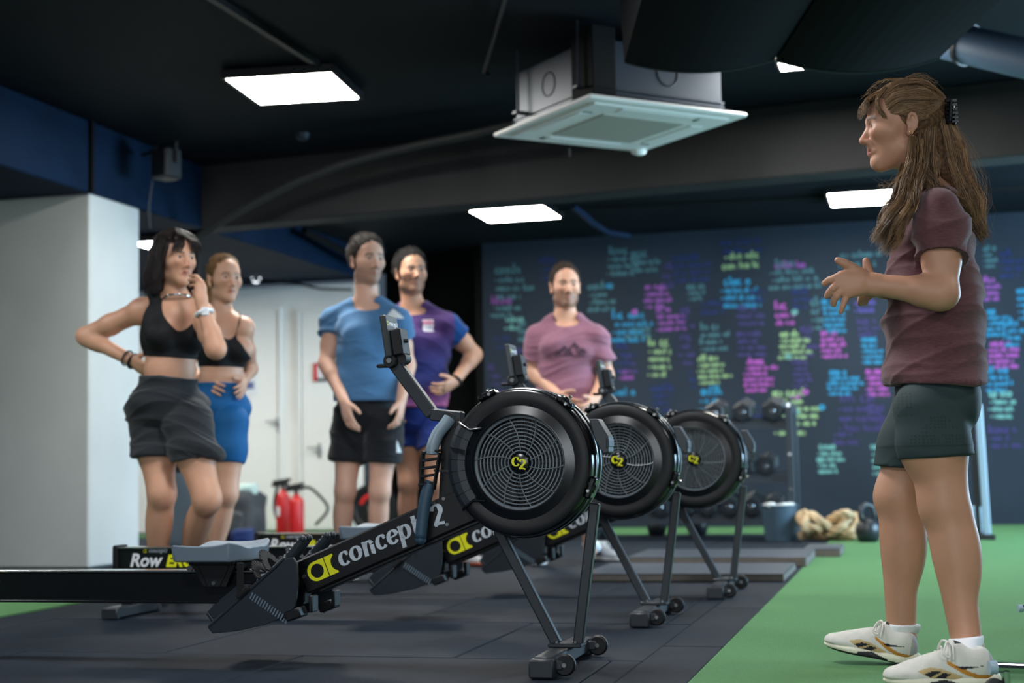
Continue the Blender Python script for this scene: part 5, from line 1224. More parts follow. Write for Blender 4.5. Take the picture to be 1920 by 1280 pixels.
def onell(H, r=(.0815, .103, .0945), c=(0, .022, .040), s=1.0):
    '''points pushed on to the skull ellipsoid of a head'''
    def f(x, y, z, k=1.0):
        d = np.array([x, y, z]) - np.array(c); q = math.sqrt(sum((d[i] / r[i]) ** 2 for i in range(3))); p = np.array(c) + d / q * s * k; return H.w(*p)
    return f
def crop_strands(H, parent, origin, c0, c1, r, c, cut, n, ln, seed, lift=.5):
    q = np.random.RandomState(seed); g = []; nv = np.array(cut[1], float); P = []
    while len(P) < n:
        d = q.normal(size=3); d /= np.linalg.norm(d); p = np.array(c) + d * np.array(r) * .985
        if (p - np.array(cut[0])) @ nv > -.002 or p[2] < -.06: continue
        dr = nrm(d * lift + np.array([.25 * q.normal(), .55 + .2 * q.normal(), .12])); l_ = ln * q.uniform(.6, 1.2)
        P.append((p, p + dr * l_ * .5 + d * l_ * .12, p + dr * l_))
    V = []; Q = []; C = []; a_, b_ = L3(c0), L3(c1)
    for k, (p0, p1, p2) in enumerate(P):
        pts = [H.w(*p0), H.w(*p1), H.w(*p2)]; u = nrm(np.cross(pts[2] - pts[0], q.normal(size=3))); v = nrm(np.cross(pts[2] - pts[0], u)); m = 9 * k; s_ = q.uniform()
        for j, p in enumerate(pts):
            wv = .0013 * (1, .9, .4)[j]
            for a in (0, 2.094, 4.189): V.append(p + wv * (math.cos(a) * u + math.sin(a) * v)); C.append(a_ * (1 - s_) + b_ * s_)
        for j in range(2):
            for a in range(3): b = (a + 1) % 3; Q.append((m + 3 * j + a, m + 3 * j + b, m + 3 * j + 3 + b, m + 3 * j + 3 + a))
    C = np.array(C); o = np_mesh('short_hairs', np.array(V), np.array(Q), M_crop, parent, origin, lambda _: C, smooth_it=0); o['kind'] = 'stuff'; return o
# ================================================================== the people
def joints(d): return {k: at(*v) for k, v in d.items()}
def skin_body(B, H, parent, origin, hands, tone, lips, h=.0055, male=False, thigh=1.0, beard=None, brow=(40, 30, 24), stub=.55, extra=None, brow_w=1.0):
    lo, hi = B.bounds(H); F = Field(lo, hi, h)
    B.torso(F); B.neck(F, H); B.limbs(F, ('leg_l', 'leg_r'), k=.02); B.limbs(F, ('arm_l', 'arm_r'), k=.018)
    head_prims(F, H, male)
    for fn in hands: fn(F)
    if extra: extra(F)
    V, Q = F.mesh(); return np_mesh('body', V, Q, M_skin, parent, origin, skin_color(H, tone, lips, beard, brow, stub, brow_w))
def tshirt(B, H, parent, origin, hem, colf, m, sleeve=.55, g=.013, sg=.020, seed=1, fold=.004, scoop=(.078, .055), hem_r=None, sl_end=None, name='t_shirt', h=.0055, hem_tilt=0.0, extra=None, neck_f=.03, cuff=.024, tk=.035):
    lo, hi = B.bounds(H); F = Field(lo, hi, h); J = B.J; c = B.sc
    B.torso(F, g, tk)
    hb = J['pel'] + B.up * float((hem - J['pel']) @ B.up); r = hem_r or (.168, .118)
    F.ell(hb, np.array([r[0], r[1], .16]) * c + g, B.A, .06); mid = J['pel'] * .45 + J['chest'] * .55; F.ell(mid, np.array([r[0] * .93, r[1] * .93, .17]) * c + g, B.A, .06)
    if extra: extra(F)
    F.cut(hem, -(EZ * .6 + B.up * .4 + B.lt * hem_tilt))
    for q in 'lr':
        sh, el = J['sh_' + q], J['el_' + q]; e = sh + (el - sh) * (sleeve if sl_end is None else sl_end[q]); d = nrm(el - sh); a = B.arm * c; m_ = B.sex == 'm'
        F.cone(sh, e, (.051 if m_ else .0445) * a + g, (.047 if m_ else .040) * a + cuff + .006, .026, cuts=[(e, d)])
    nk = B.o(J['neck'], 0, -.01, -.01); hd = H.w(0, .02, -.06); F.cone(nk - B.up * .01, hd + B.up * .12, scoop[0] * c, scoop[0] * c, .008, 'sub')
    F.ell(B.o(J['neck'], 0, neck_f + .02, -.015), np.array([scoop[0] * .92, .085, scoop[1]]) * c, B.A, .008, 'sub')
    V, Q = F.mesh(); ff = folds(fold, seed); return np_mesh(name, V, Q, m, parent, origin, colf, ff)
def shorts(B, H, parent, origin, waist, hems, col, m, g=.012, hem_r=.11, seed=3, fold=.004, name='shorts', h=.0055, colf=None, tilt=None, level=0.0):
    lo, hi = B.bounds(H); F = Field(lo, hi, h); J = B.J; c = B.sc; mm = B.sex == 'm'
    B.torso(F, g, .035, False)
    F.cut(waist, B.up)
    for q in 'lr':
        hp, kn = J['hip_' + q], J['kn_' + q]; e = hp + (kn - hp) * hems[q]; d = nrm(kn - hp); dd = nrm(d * (1 - level) - EZ * level + (np.zeros(3) if tilt is None else tilt))
        F.cone(hp, e, (.086 if mm else .092) * B.leg * c * B.th + g, hem_r, .012, cuts=[(e, dd)])
        F.ell(hp * .62 + kn * .38 + B.fw * .012, (.079 if mm else .084) * B.leg * B.th + g * .8, None, .03, cuts=[(e, dd)])
    V, Q = F.mesh(); return np_mesh(name, V, Q, m, parent, origin, colf or flat_col(col), folds(fold, seed) if fold else None)
def cap_hair(H, parent, origin, m, c0, r=(.081, .104, .094), cut=((0, -.088, .066), (0, -.74, -.67)), extra=None, h=.005, seed=2, amp=.003, c=(0, .022, .040), side=True):
    F = Field(H.w(0, 0, 0) - .30, H.w(0, 0, 0) + .22, h)
    F.ell(H.w(*c), np.array(r) * H.sc, H.A, .01)
    n = cut[1][0] * H.x + cut[1][1] * H.y + cut[1][2] * H.z; F.cut(H.w(*cut[0]), n)
    if extra: extra(F)
    V, Q = F.mesh(); q = np.random.RandomState(seed); a, b = L3(c0), L3(tuple(min(255, x * 1.35) for x in c0))
    def cf(V): s_ = (.5 + .5 * np.sin(V[:, 0] * 210 + V[:, 1] * 170 + 9 * np.sin(V[:, 2] * 60)))[:, None]; return a * (1 - s_) + b * s_
    return np_mesh('hair', V, Q, m, parent, origin, cf, lambda V: amp * (np.sin(V[:, 0] * 190 + V[:, 2] * 70) + np.sin(V[:, 1] * 230 + V[:, 2] * 50 + 1)))
def root_of(name, pts, label):
    c = np.mean(pts, 0); return empty(name, (c[0], c[1], 0), 0, label, 'person'), np.array([c[0], c[1], 0.0])
BEIGE_UP = lambda base, sole, accent=None: (lambda P: np.where((P[:, 2] > .5)[:, None], L3(base), L3(base)), lambda P: np.where((P[:, 2] < .022)[:, None], L3((30, 31, 33)), L3(sole)))
def plain_shoes(B, root, o, spec):
    for q in 'lr':
        heel, dr, tilt, base, sole = spec[q]; cu, cs = BEIGE_UP(base, sole)
        shoe(1 if q == 'l' else -1, heel, dr, tilt, .275, root, o, cu, cs, h=.006)
        sock(root, o, B.J['an_' + q], np.asarray(heel) + nrm(dr) * .06, .046, .05)

# ------------------------------------------------------------------ coach
CO = Body(joints(dict(pel=(1752, 742, 4.27), chest=(1764, 540, 4.27), neck=(1748, 392, 4.28), sh_l=(1762, 410, 4.115), sh_r=(1742, 404, 4.43), el_l=(1767, 550, 4.06), wr_l=(1640, 533, 4.10),
                      el_r=(1745, 560, 4.42), wr_r=(1656, 540, 4.27), hip_l=(1744, 770, 4.175), hip_r=(1736, 772, 4.355), kn_l=(1772, 948, 4.15), kn_r=(1686, 932, 4.36), an_l=(1814, 1212, 4.11), an_r=(1690, 1190, 4.356))),
          (-1, .14, 0), 1.0, 'f', arm=1.22, leg=1.2, thigh=.86, glute=-.030)
HC = HeadFrame(at(1690, 239, 4.275), (-1, .05, -.02), 1.02)
co, oc = root_of('person', [CO.J['an_l'], CO.J['an_r']], 'woman in maroon t-shirt and dark shorts talking with raised hands, long brown hair')
def coach_hand_l(F):
    dp = 4.095; W = lambda x, y, z=0.0: at(x, y, dp + z)
    nA = nrm(W(1600, 528) - W(1640, 533)); pn = nrm(np.array([0, -1, .1])); A = np.array([nA, nrm(np.cross(pn, nA)), pn])
    F.cone(W(1640, 533), W(1618, 531), .031, .030, .012, flat=(pn, 1.35)); F.ell(W(1598, 531), (.040, .036, .0175), A, .014)
    F.cone(W(1612, 522), W(1578, 516), .020, .0135, .012); F.cone(W(1612, 540), W(1588, 553), .018, .011, .012); F.cone(W(1608, 531), W(1572, 532), .019, .0125, .010); F.cone(W(1610, 536), W(1578, 545), .018, .0118, .010)
    for pts, r in ((((1577, 516), (1567, 521, .0), (1555, 525, .008), (1546, 531, .018)), .0118), (((1571, 532), (1562, 540, -.004), (1555, 548, .006), (1551, 555, .016)), .0116),
                   (((1577, 545), (1569, 555, -.004), (1564, 563, .004), (1563, 571, .012)), .0106), (((1588, 553), (1584, 564, -.002), (1580, 574, .0), (1577, 584, .004)), .0094)):
        P = [W(*p) for p in pts]
        for i in range(3): F.cone(P[i], P[i + 1], r * (1 - .07 * i), r * (1 - .07 * (i + 1)), .003)
    P = [W(1616, 516, .01), W(1598, 502, .0), W(1584, 494, -.006), W(1571, 488, -.008)]
    F.cone(P[0], P[1], .020, .0142, .012); F.cone(P[1], P[2], .0138, .0122, .004); F.cone(P[2], P[3], .0122, .0100, .003)
def coach_hand_r(F):
    W = lambda x, y, z=0.0: at(x, y, 4.235 + z)
    F.cone(W(1656, 540, .03), W(1640, 538, .01), .028, .030, .012); F.ell(W(1630, 538), (.036, .034, .020), None, .012)
    P = [W(1634, 528), W(1629, 511), W(1626, 499), W(1624, 489)]
    F.cone(P[0], P[1], .017, .0135, .01); F.cone(P[1], P[2], .0135, .0128, .003); F.cone(P[2], P[3], .0128, .0108, .003)
    for (x, y, z), r in (((1627, 545, -.012), .0112), ((1624, 552, -.006), .0112), ((1622, 558, .002), .0106), ((1621, 563, .012), .0095)):
        a = W(x + 8, y - 8, z); b = W(x - 6, y, z - .008); c = W(x - 8, y + 5, z + .012); e = W(x + 2, y + 4, z + .02); F.cone(a, b, r * 1.1, r, .004); F.cone(b, c, r, r * .96, .002); F.cone(c, e, r * .96, r * .9, .002)
cb = skin_body(CO, HC, co, oc, (coach_hand_l, coach_hand_r), (186, 138, 112), (160, 88, 82), h=.0042)
eyes(HC, co, oc, (70, 60, 44))
_ear = HC.w(.086, .008, -.034); MB().lathe([(.0045, -.0008), (.0056, 0), (.0045, .0008)], _ear - oc, (0, 1, .2), 14).build('earring', mat('gold', (212, 170, 70), .25, metal=1.0), co)
hemc = at(1752, 722, 4.27)
sh_c = L3((86, 56, 60)); 
tshirt(CO, HC, co, oc, hemc, flat_col((92, 58, 62)), M_heather, g=.010, seed=5, fold=.0075, hem_r=(.165, .122), sl_end=dict(l=.54, r=.55), h=.005, scoop=(.074, .05), cuff=.023, hem_tilt=.02, neck_f=.0, extra=lambda F: (F.cone(at(1709, 470, 4.27), at(1722, 660, 4.27), .066, .085, .06, flat=(CO.lt, .8)), F.ell(CO.J['sh_l'] - CO.fw * .010, .063, None, .03)))
def coach_short_col(V):
    C = np.tile(L3((40, 56, 58)), (len(V), 1)); P = (V - CO.J['hip_l']); u = P @ CO.fw; z_ = V[:, 2]
    mesh_ = ((np.sin(u * 640) > .3) & (np.sin(z_ * 640) > .3)).astype(float); zone = ((np.abs(u + .01) < .075) & (z_ > .63) & (z_ < .70) & (np.abs(u + .01) < (.72 - z_) * 1.0)).astype(float) + ((u > .055) & (z_ > .70) & (z_ < .77)).astype(float)
    mixc(C, np.clip(mesh_ * zone, 0, 1) * .6, L3((16, 24, 26))); mixc(C, .55 * np.exp(-((z_ - .622) / .0022) ** 2), L3((18, 26, 28))); return C
shorts(CO, HC, co, oc, at(1752, 690, 4.27), dict(l=.475, r=.66), (40, 56, 58), M_stretch, g=.006, hem_r=.099, seed=8, fold=.0012, name='compression_shorts', colf=coach_short_col, h=.0045, level=.75)
# shoes with their printed panels
def tri(P, pts):
    x, y = P[:, 0], P[:, 2]; m = np.ones(len(P), bool); n = len(pts); sg = 0
    for i in range(n):
        (x0, y0), (x1, y1) = pts[i], pts[(i + 1) % n]; cr = (x1 - x0) * (y - y0) - (y1 - y0) * (x - x0); m &= cr <= 0
    return m
def poly_mask(P, pts):
    x, y = P[:, 0], P[:, 2]; ins = np.zeros(len(P), bool); n = len(pts); j = n - 1
    for i in range(n):
        xi, yi = pts[i]; xj, yj = pts[j]; c = ((yi > y) != (yj > y)) & (x < (xj - xi) * (y - yi) / (yj - yi + 1e-9) + xi); ins ^= c; j = i
    return ins
def coach_upper(P):
    C = np.tile(L3((206, 204, 196)), (len(P), 1)); nz = np.sin(P[:, 0] * 40) * np.sin(P[:, 1] * 60); C *= (1 + .03 * nz)[:, None]
    st = lambda pts, c: C.__setitem__(poly_mask(P, pts), L3(c))
    st([(.72, .150), (.60, .185), (.49, .170), (.30, .105), (.36, .06), (.50, .04), (.60, .09)], (192, 164, 116))
    st([(.66, .124), (.574, .156), (.485, .148), (.602, .096)], (20, 22, 32)); st([(.575, .076), (.482, .136), (.400, .127), (.505, .054)], (20, 22, 32))
    st([(.445, .250), (.34, .196), (.167, .128), (.025, .118), (.02, .085), (.178, .085), (.31, .135), (.44, .215)], (184, 124, 40)); st([(.415, .235), (.40, .245), (.20, .150), (.21, .138)], (206, 204, 196))
    st([(.36, .190), (.11, .205), (.30, .165)], (20, 22, 32))
    C[(P[:, 0] < .05) & (P[:, 2] > .12)] = L3((168, 166, 170)); C[(P[:, 2] > .395) & (P[:, 0] < .36)] = L3((34, 34, 38)); return C
def coach_sole(P):
    C = np.tile(L3((226, 222, 200)), (len(P), 1)); x, z_ = P[:, 0], P[:, 2]
    C[z_ < .014 + .012 * (x > .62)] = L3((28, 28, 32)); C[poly_mask(P, [(.72, -.1), (.60, .055), (.46, .075), (.36, .045), (.28, .03), (.18, -.1)])] = L3((34, 33, 40)); return C
hl, hr = flr(1863, 1286), flr(1714, 1247)
shoe(1, hl, (-1, .10, 0), math.radians(1), .278, co, oc, coach_upper, coach_sole, h=.0026)
shoe(-1, hr, (-.93, .36, 0), math.radians(10), .258, co, oc, coach_upper, coach_sole, h=.0026)
sock(co, oc, CO.J['an_l'], hl + np.array([-.066, 0, 0.01]), .0475, .026, dirup=CO.J['kn_l'] - CO.J['an_l'], lat=(0, 1, 0)); sock(co, oc, CO.J['an_r'], hr + np.array([-.047, .016, .014]), .0545, .032, dirup=CO.J['kn_r'] - CO.J['an_r'], lat=(.36, .93, 0))
# hair: filler volume and strands
def coach_vol(F):
    F.ell(HC.w(0, .112, .035), np.array([.035, .03, .035]) * HC.sc, None, .03)
    for pts, r in (([(1772, 222, 4.27), (1796, 275, 4.26), (1814, 335, 4.26), (1830, 395, 4.26)], .020), ([(1735, 262, 4.26), (1738, 310, 4.24), (1735, 350, 4.24)], .036), ([(1722, 262, 4.215), (1712, 320, 4.20), (1692, 375, 4.15), (1672, 420, 4.14)], .015), ([(1768, 250, 4.26), (1780, 320, 4.26), (1800, 370, 4.26)], .022)):
        P = [at(*p) for p in pts]
        for i in range(len(P) - 1): F.cone(P[i], P[i + 1], r, r * .95, .02)
cap_hair(HC, co, oc, M_crop, (84, 62, 44), (.0785, .099, .092), ((0, -.074, .070), (0, -.80, -.60)), coach_vol, h=.0042, amp=.0012, c=(0, .022, .040))
g = []
hw_ = lambda *p: HC.w(*p)
oe = onell(HC, (.0825, .1035, .0965))
g.append(([[oe(x, -.080, .088), oe(x * 1.05, -.03, .130, 1.02), oe(x * 1.05, .05, .125, 1.03), oe(x * .5, .112, .085, 1.02), hw_(x * .3, .124, .04)] for x in (-.07, -.045, -.02, 0, .02, .045, .065)], .004, .006, 6.0))
g.append(([[oe(.066, y0, z0), oe(.085, y0 + .035, zt, 1.015), oe(.08, .055, zt - .003, 1.02), oe(.045, .108, .055, 1.03), hw_(.012, .126, .036)] for y0, z0, zt in ((-.078, .090, .115), (-.066, .070, .092), (-.056, .048, .068), (-.040, .028, .045), (-.005, .024, .028), (.03, .002, .006))], .004, .006, 6.5))
g.append(([[oe(x, -.030, .128, 1.01), oe(x, -.070, .110, 1.03), hw_(x * 1.02, -.098, .076), hw_(x * 1.1 + .004, -.106, .040)] for x in (-.05, -.02, .01, .03, .052)], .006, .007, 3.0))
g.append(([hw_(.045, -.05, .105), hw_(.066, -.076, .07), hw_(.070, -.074, .04), hw_(.071, -.058, .016)], .008, .007, .5))
g2 = []
for P, r0, r1, wt in (([(1712, 258, 4.195), (1708, 310, 4.175), (1694, 362, 4.13), (1672, 412, 4.10), (1650, 455, 4.10)], .012, .024, 2.2), ([(1730, 265, 4.19), (1722, 330, 4.165), (1704, 382, 4.10), (1684, 428, 4.085), (1660, 464, 4.09)], .012, .022, 2.0),
                      ([(1700, 300, 4.25), (1680, 360, 4.22), (1660, 410, 4.2), (1645, 446, 4.18)], .012, .018, .8), ([(1772, 222, 4.25), (1796, 270, 4.25), (1814, 332, 4.25), (1831, 392, 4.25), (1843, 446, 4.25)], .014, .024, 2.2),
                      ([(1768, 228, 4.24), (1782, 288, 4.235), (1798, 345, 4.23), (1816, 395, 4.22), (1834, 440, 4.22)], .016, .024, 1.8), ([(1748, 245, 4.19), (1745, 300, 4.18), (1752, 345, 4.155), (1786, 372, 4.16), (1822, 410, 4.19)], .014, .020, 1.6),
                      ([(1738, 250, 4.19), (1736, 305, 4.175), (1722, 350, 4.13), (1700, 392, 4.095), (1676, 440, 4.09)], .012, .020, 1.6), ([(1728, 250, 4.195), (1726, 300, 4.18), (1745, 345, 4.15), (1772, 368, 4.15)], .012, .02, .9)):
    g2.append(([at(*p) for p in P], r0, r1 * 1.1, wt))
strands('long_locks', g2, 3300, .0008, M_hairs, co, oc, (46, 32, 22), (178, 140, 100), 8, frizz=.0030, segs=24, wave=.0085, wl=2.2)
strands('hair_strands', g, 2600, .00075, M_hairs, co, oc, (50, 35, 24), (172, 136, 98), 7, frizz=.0030, segs=18)
fl_ = []
for P in ([(1690, 148, 4.27), (1650, 156, 4.27), (1622, 186, 4.27)], [(1700, 146, 4.27), (1730, 142, 4.27), (1760, 165, 4.27)], [(1790, 235, 4.26), (1825, 290, 4.26), (1850, 360, 4.26), (1852, 440, 4.26)], [(1680, 400, 4.12), (1650, 420, 4.12), (1640, 440, 4.12)], [(1710, 300, 4.16), (1670, 345, 4.13), (1648, 345, 4.12)]): fl_.append(([at(*p) for p in P], (.006), .020, 1.0))
strands('flyaway_hair', fl_, 70, .0004, M_hairs, co, oc, (120, 92, 64), (170, 138, 100), 17, frizz=.008, segs=14)
ck = HC.w(.012, .130, .030); cm = MB()
for t in (-1, 1):
    cm.box(ck + HC.y * .010 * t + HC.x * .004 - oc, (.055, .010, .078), (HC.x, nrm(HC.y + HC.z * .15), HC.z), .004)
    for i in range(6): cm.bar(ck + HC.y * .010 * t + HC.x * (.03) + HC.z * (.030 - .012 * i) - oc, ck - HC.y * .016 * t + HC.x * (.046) + HC.z * (.028 - .012 * i) - oc, .006, .006, HC.z)
cm.tube([ck + HC.x * .036 - HC.z * .030 - HC.y * .004 - oc, ck + HC.x * .036 + HC.z * .034 + HC.y * .006 - oc], .007, 8)
cm.build('hair_clip', M_gloss, co)
# ------------------------------------------------------------------ woman in black
W1 = Body(joints(dict(pel=(316, 762, 6.55), chest=(322, 628, 6.55), neck=(330, 566, 6.53), sh_r=(266, 582, 6.62), sh_l=(378, 590, 6.56), el_r=(160, 630, 6.72), wr_r=(248, 676, 6.62),
                      el_l=(405, 656, 6.30), wr_l=(381, 582, 6.33), hip_r=(288, 792, 6.60), hip_l=(350, 792, 6.52), kn_r=(303, 925, 6.50), kn_l=(388, 935, 6.42), an_r=(292, 1092, 6.62), an_l=(338, 1092, 6.72))), (.50, -.86, 0), .97, 'f', arm=1.16, leg=1.14, thigh=.92)
H1 = HeadFrame(at(329, 488, 6.53), (.68, -.73, 0), .99)
p1, o1 = root_of('person', [W1.J['an_l'], W1.J['an_r']], 'woman with dark bob, black sports bra and black shorts, hand at her mouth')
def w1_hands(F):
    hand_prims(F, W1.J['wr_r'], at(275, 694, 6.55) - at(250, 676, 6.60), (.4, -.1, -.2), at(262, 660, 6.5) - at(256, 676, 6.55), (.3, .35, .4, .45), .98)
    W = lambda x, y, d=6.34: at(x, y, d)
    pn = nrm(np.array([.8, -.55, 0])); F.cone(W1.J['wr_l'], W(378, 560, 6.33), .025, .030, .010, flat=(pn, 1.3)); F.cone(W(377, 566, 6.33), W(376, 540, 6.34), .030, .032, .010, flat=(pn, 1.5))
    for (x0, y0), (x1, y1), (x2, y2), r in (((379, 529), (368, 517), (356, 517), .0088), ((380, 536), (367, 525), (354, 525), .0090), ((379, 543), (367, 534), (357, 535), .0086), ((378, 550), (368, 543), (361, 545), .0076)):
        F.cone(W(378, 548), W(x0, y0, 6.33), .012, r * 1.15, .005); F.cone(W(x0, y0, 6.33), W(x1, y1, 6.36), r * 1.1, r, .002); F.cone(W(x1, y1, 6.36), W(x2, y2, 6.415), r, r * .85, .0015)
    F.cone(W(376, 564, 6.34), W(368, 556, 6.37), .0135, .0115, .008); F.cone(W(368, 556, 6.37), W(364, 549, 6.40), .0112, .0092, .003)
skin_body(W1, H1, p1, o1, (w1_hands,), (200, 150, 122), (170, 92, 88), brow=(24, 18, 16), h=.0055, brow_w=.9)
eyes(H1, p1, o1, (48, 34, 28), gaze=(.72, -.69, .0))
def bra(B, H, root, o, low, col, m, scoop_u=-.045, scoop_r=(.074, .09, .115), arm_r=.098):
    lo, hi = B.bounds(H); F = Field(lo, hi, .005); B.torso(F, .006, .035); J = B.J
    for q, sx in (('l', 1), ('r', -1)):
        F.ell(J['sh_' + q] + B.lt * sx * .035 + B.up * -.035, np.array([.085, .15, .125]) * B.sc, B.A, .006, 'sub')
    F.ell(B.o(J['neck'], 0, .05, scoop_u + .02), np.array(scoop_r) * B.sc, B.A, .006, 'sub'); F.ell(B.o(J['neck'], 0, -.08, .0), np.array([.068, .09, .10]) * B.sc, B.A, .006, 'sub')
    F.cone(B.o(J['neck'], 0, -.01, -.02), H.w(0, 0, 0), .066 * B.sc, .066 * B.sc, .005, 'sub'); F.cut(low, -B.up)
    V, Q = F.mesh(); return np_mesh('sports_bra', V, Q, m, root, o, flat_col(col), folds(.001, 4))
bra(W1, H1, p1, o1, at(318, 670, 6.5), (17, 19, 22), M_stretch)
shorts(W1, H1, p1, o1, at(316, 708, 6.55), dict(l=.50, r=.47), (40, 43, 47), M_cloth, g=.018, hem_r=.112, seed=12, fold=.009, name='loose_shorts', level=.8)
bracelet('waistband', M_cloth, p1, o1, at(316, 712, 6.55), W1.up, .1, .001) if False else None
bracelet('necklace', M_chrome, p1, o1, W1.o(W1.J['neck'], 0, .012, .012), nrm(W1.up - W1.fw * .35), .060, .0058)
aw = nrm(W1.J['wr_l'] - W1.J['el_l']); wt = MB().tube([p - o1 for p in ring_pts(W1.J['wr_l'] - aw * .012, aw, .033, 20)] + [ring_pts(W1.J['wr_l'] - aw * .012, aw, .033, 20)[0] - o1], .009, 8, False)
wt.box(W1.J['wr_l'] - aw * .012 + nrm(np.array([.3, -.9, .1])) * .034 - o1, (.032, .012, .036), None, .004); wt.build('watch', M_prw, p1)
ar_ = nrm(W1.J['wr_r'] - W1.J['el_r']); bracelet('bracelet', M_strap, p1, o1, W1.J['wr_r'] + ar_ * .006, ar_, .032, .006); bracelet('bracelet', M_legm, p1, o1, W1.J['wr_r'] - ar_ * .03, ar_, .034, .004)
def bob(F):
    for sx in (-1, 1):
        F.cone(H1.w(sx * .056, .035, .05), H1.w(sx * .072, .03, -.115), .034 * H1.sc, .030 * H1.sc, .02); F.cone(H1.w(sx * .05, .07, .04), H1.w(sx * .05, .072, -.125), .036, .034, .02); F.cone(H1.w(sx * .076, -.02, .05), H1.w(sx * .086, -.012, -.09), .022, .018, .02)
    F.cone(H1.w(0, .08, .03), H1.w(0, .082, -.13), .040, .038, .02)
cap_hair(H1, p1, o1, M_crop, (24, 18, 17), (.084, .106, .097), ((0, -.072, .070), (0, -.78, -.62)), bob, amp=.002)
g = []; hw_ = H1.w; oe = onell(H1, (.088, .110, .101))
for sx in (-1, 1):
    g.append(([[oe(sx * .004, y0 * .8, .14), oe(sx * .06, y0, .11, 1.03), oe(sx * .098, yt, .03, 1.03), hw_(sx * .100, yt, -.06), hw_(sx * .100, yt + .004, -.152)] for y0, yt in ((-.045, -.032), (-.01, .0), (.02, .03), (.05, .06), (.075, .09))], .007, .012, 5.0))
    for x0 in (.008, .022, .036, .05): g.append(([oe(sx * x0 * .6, -.03, .130), oe(sx * x0, -.075, .112, 1.03), hw_(sx * (x0 + .010), -.104, .066), hw_(sx * (x0 + .022), -.095, .026)], .008, .007, .32))
    g.append(([hw_(sx * .03, -.04, .125), hw_(sx * .068, -.068, .085), hw_(sx * .082, -.055, .02), hw_(sx * .088, -.03, -.06)], .008, .01, .6))
g.append(([[oe(x0 * .2, .01, .138), oe(x0, .085, .11, 1.03), oe(x0 * 1.3, .128, .03, 1.03), hw_(x0 * 1.4, .130, -.06), hw_(x0 * 1.4, .122, -.16)] for x0 in (-.055, 0, .055)], .008, .012, 3.0))
strands('hair_strands', g, 1500, .0013, M_hairs, p1, o1, (12, 9, 9), (46, 34, 29), 21, frizz=.002, segs=12)
plain_shoes(W1, p1, o1, dict(r=(flr(292, 1118) + np.array([0, .02, 0]), (.25, -1, 0), 0, (170, 96, 84), (200, 90, 76)), l=(flr(338, 1116) + np.array([0, .0, 0]), (.35, -1, 0), 0, (70, 110, 190), (80, 130, 215))))

# ------------------------------------------------------------------ woman in blue shorts
W2 = Body(joints(dict(pel=(412, 768, 7.52), chest=(418, 655, 7.52), neck=(416, 596, 7.52), sh_r=(372, 612, 7.58), sh_l=(456, 614, 7.50), el_r=(352, 690, 7.72), wr_r=(380, 718, 7.50), el_l=(470, 690, 7.70), wr_l=(456, 716, 7.55),
                      hip_r=(392, 792, 7.55), hip_l=(432, 792, 7.47), kn_r=(396, 928, 7.48), kn_l=(425, 925, 7.42), an_r=(376, 1085, 7.6), an_l=(390, 1088, 7.52))), (.50, -.86, 0), .96, 'f', arm=1.02, leg=1.04, bust=1.15, thigh=.93)
H2 = HeadFrame(at(421, 524, 7.52), (.55, -.83, -.02), 1.0)
p2, o2 = root_of('person', [W2.J['an_l'], W2.J['an_r']], 'woman in black sports bra and blue bike shorts, hands on hips, fair hair tied back')
def w2_hands(F):
    hand_prims(F, W2.J['wr_r'], at(410, 734, 7.36) - at(380, 718, 7.48), (.2, .8, 0), at(395, 712, 7.42) - at(388, 724, 7.42), (.25, .3, .3, .35), 1.0)
    hand_prims(F, W2.J['wr_l'], at(452, 738, 7.42) - at(456, 716, 7.55), (-.9, .1, 0), at(448, 720, 7.42) - at(455, 728, 7.5), (.3, .3, .3, .3), .95)
skin_body(W2, H2, p2, o2, (w2_hands,), (212, 164, 138), (178, 104, 98), brow=(92, 66, 46))
eyes(H2, p2, o2, (70, 78, 84), gaze=(.6, -.8, 0))
bra(W2, H2, p2, o2, at(418, 688, 7.5), (26, 29, 33), M_stretch, scoop_u=-.04)
shorts(W2, H2, p2, o2, at(412, 718, 7.52), dict(l=.56, r=.38), (16, 92, 150), M_stretch, g=.009, hem_r=.079, seed=14, fold=.001, name='bike_shorts')
def pony(F):
    F.ell(H2.w(0, .115, .05), .034, None, .02)
    P = [H2.w(-.01, .12, .05), H2.w(-.02, .145, -.01), H2.w(-.035, .13, -.08), H2.w(-.045, .10, -.15)]
    for i in range(3): F.cone(P[i], P[i + 1], .030 - .003 * i, .027 - .003 * i, .015)
cap_hair(H2, p2, o2, M_crop, (112, 82, 54), (.0775, .099, .091), ((0, -.070, .086), (0, -.80, -.60)), pony, amp=.0016)
g = []; hw_ = H2.w; oe = onell(H2, (.0805, .1025, .0945))
g.append(([[oe(x, -.074, .090), oe(x * 1.1, -.02, .122), oe(x * 1.05, .06, .112), oe(x * .3, .118, .06)] for x in (-.07, -.05, -.025, 0, .025, .05, .07)], .005, .006, 6.0))
for sx in (-1, 1): g.append(([[oe(sx * .066, -.056, z0 + .014), oe(sx * .083, .0, z0 + .02), oe(sx * .076, .06, z0 + .02), oe(sx * .02, .118, .055)] for z0 in (.06, .03, -.005)], .004, .006, 3.0))
for dx in (-.02, .0, .02): g.append(([hw_(-.01, .12, .05), hw_(-.02 + dx, .15, -.01), hw_(-.035 + dx, .138, -.09), hw_(-.05 + dx, .10, -.17)], .014, .018, 1.4))
strands('hair_strands', g, 900, .0013, M_hairs, p2, o2, (84, 60, 40), (160, 122, 80), 23, frizz=.002, segs=12)
plain_shoes(W2, p2, o2, dict(r=(flr(376, 1104) + np.array([0, .03, 0]), (.3, -1, 0), 0, (60, 62, 66), (200, 200, 196)), l=(flr(390, 1108) + np.array([0, .03, 0]), (.5, -1, 0), 0, (60, 62, 66), (200, 200, 196))))

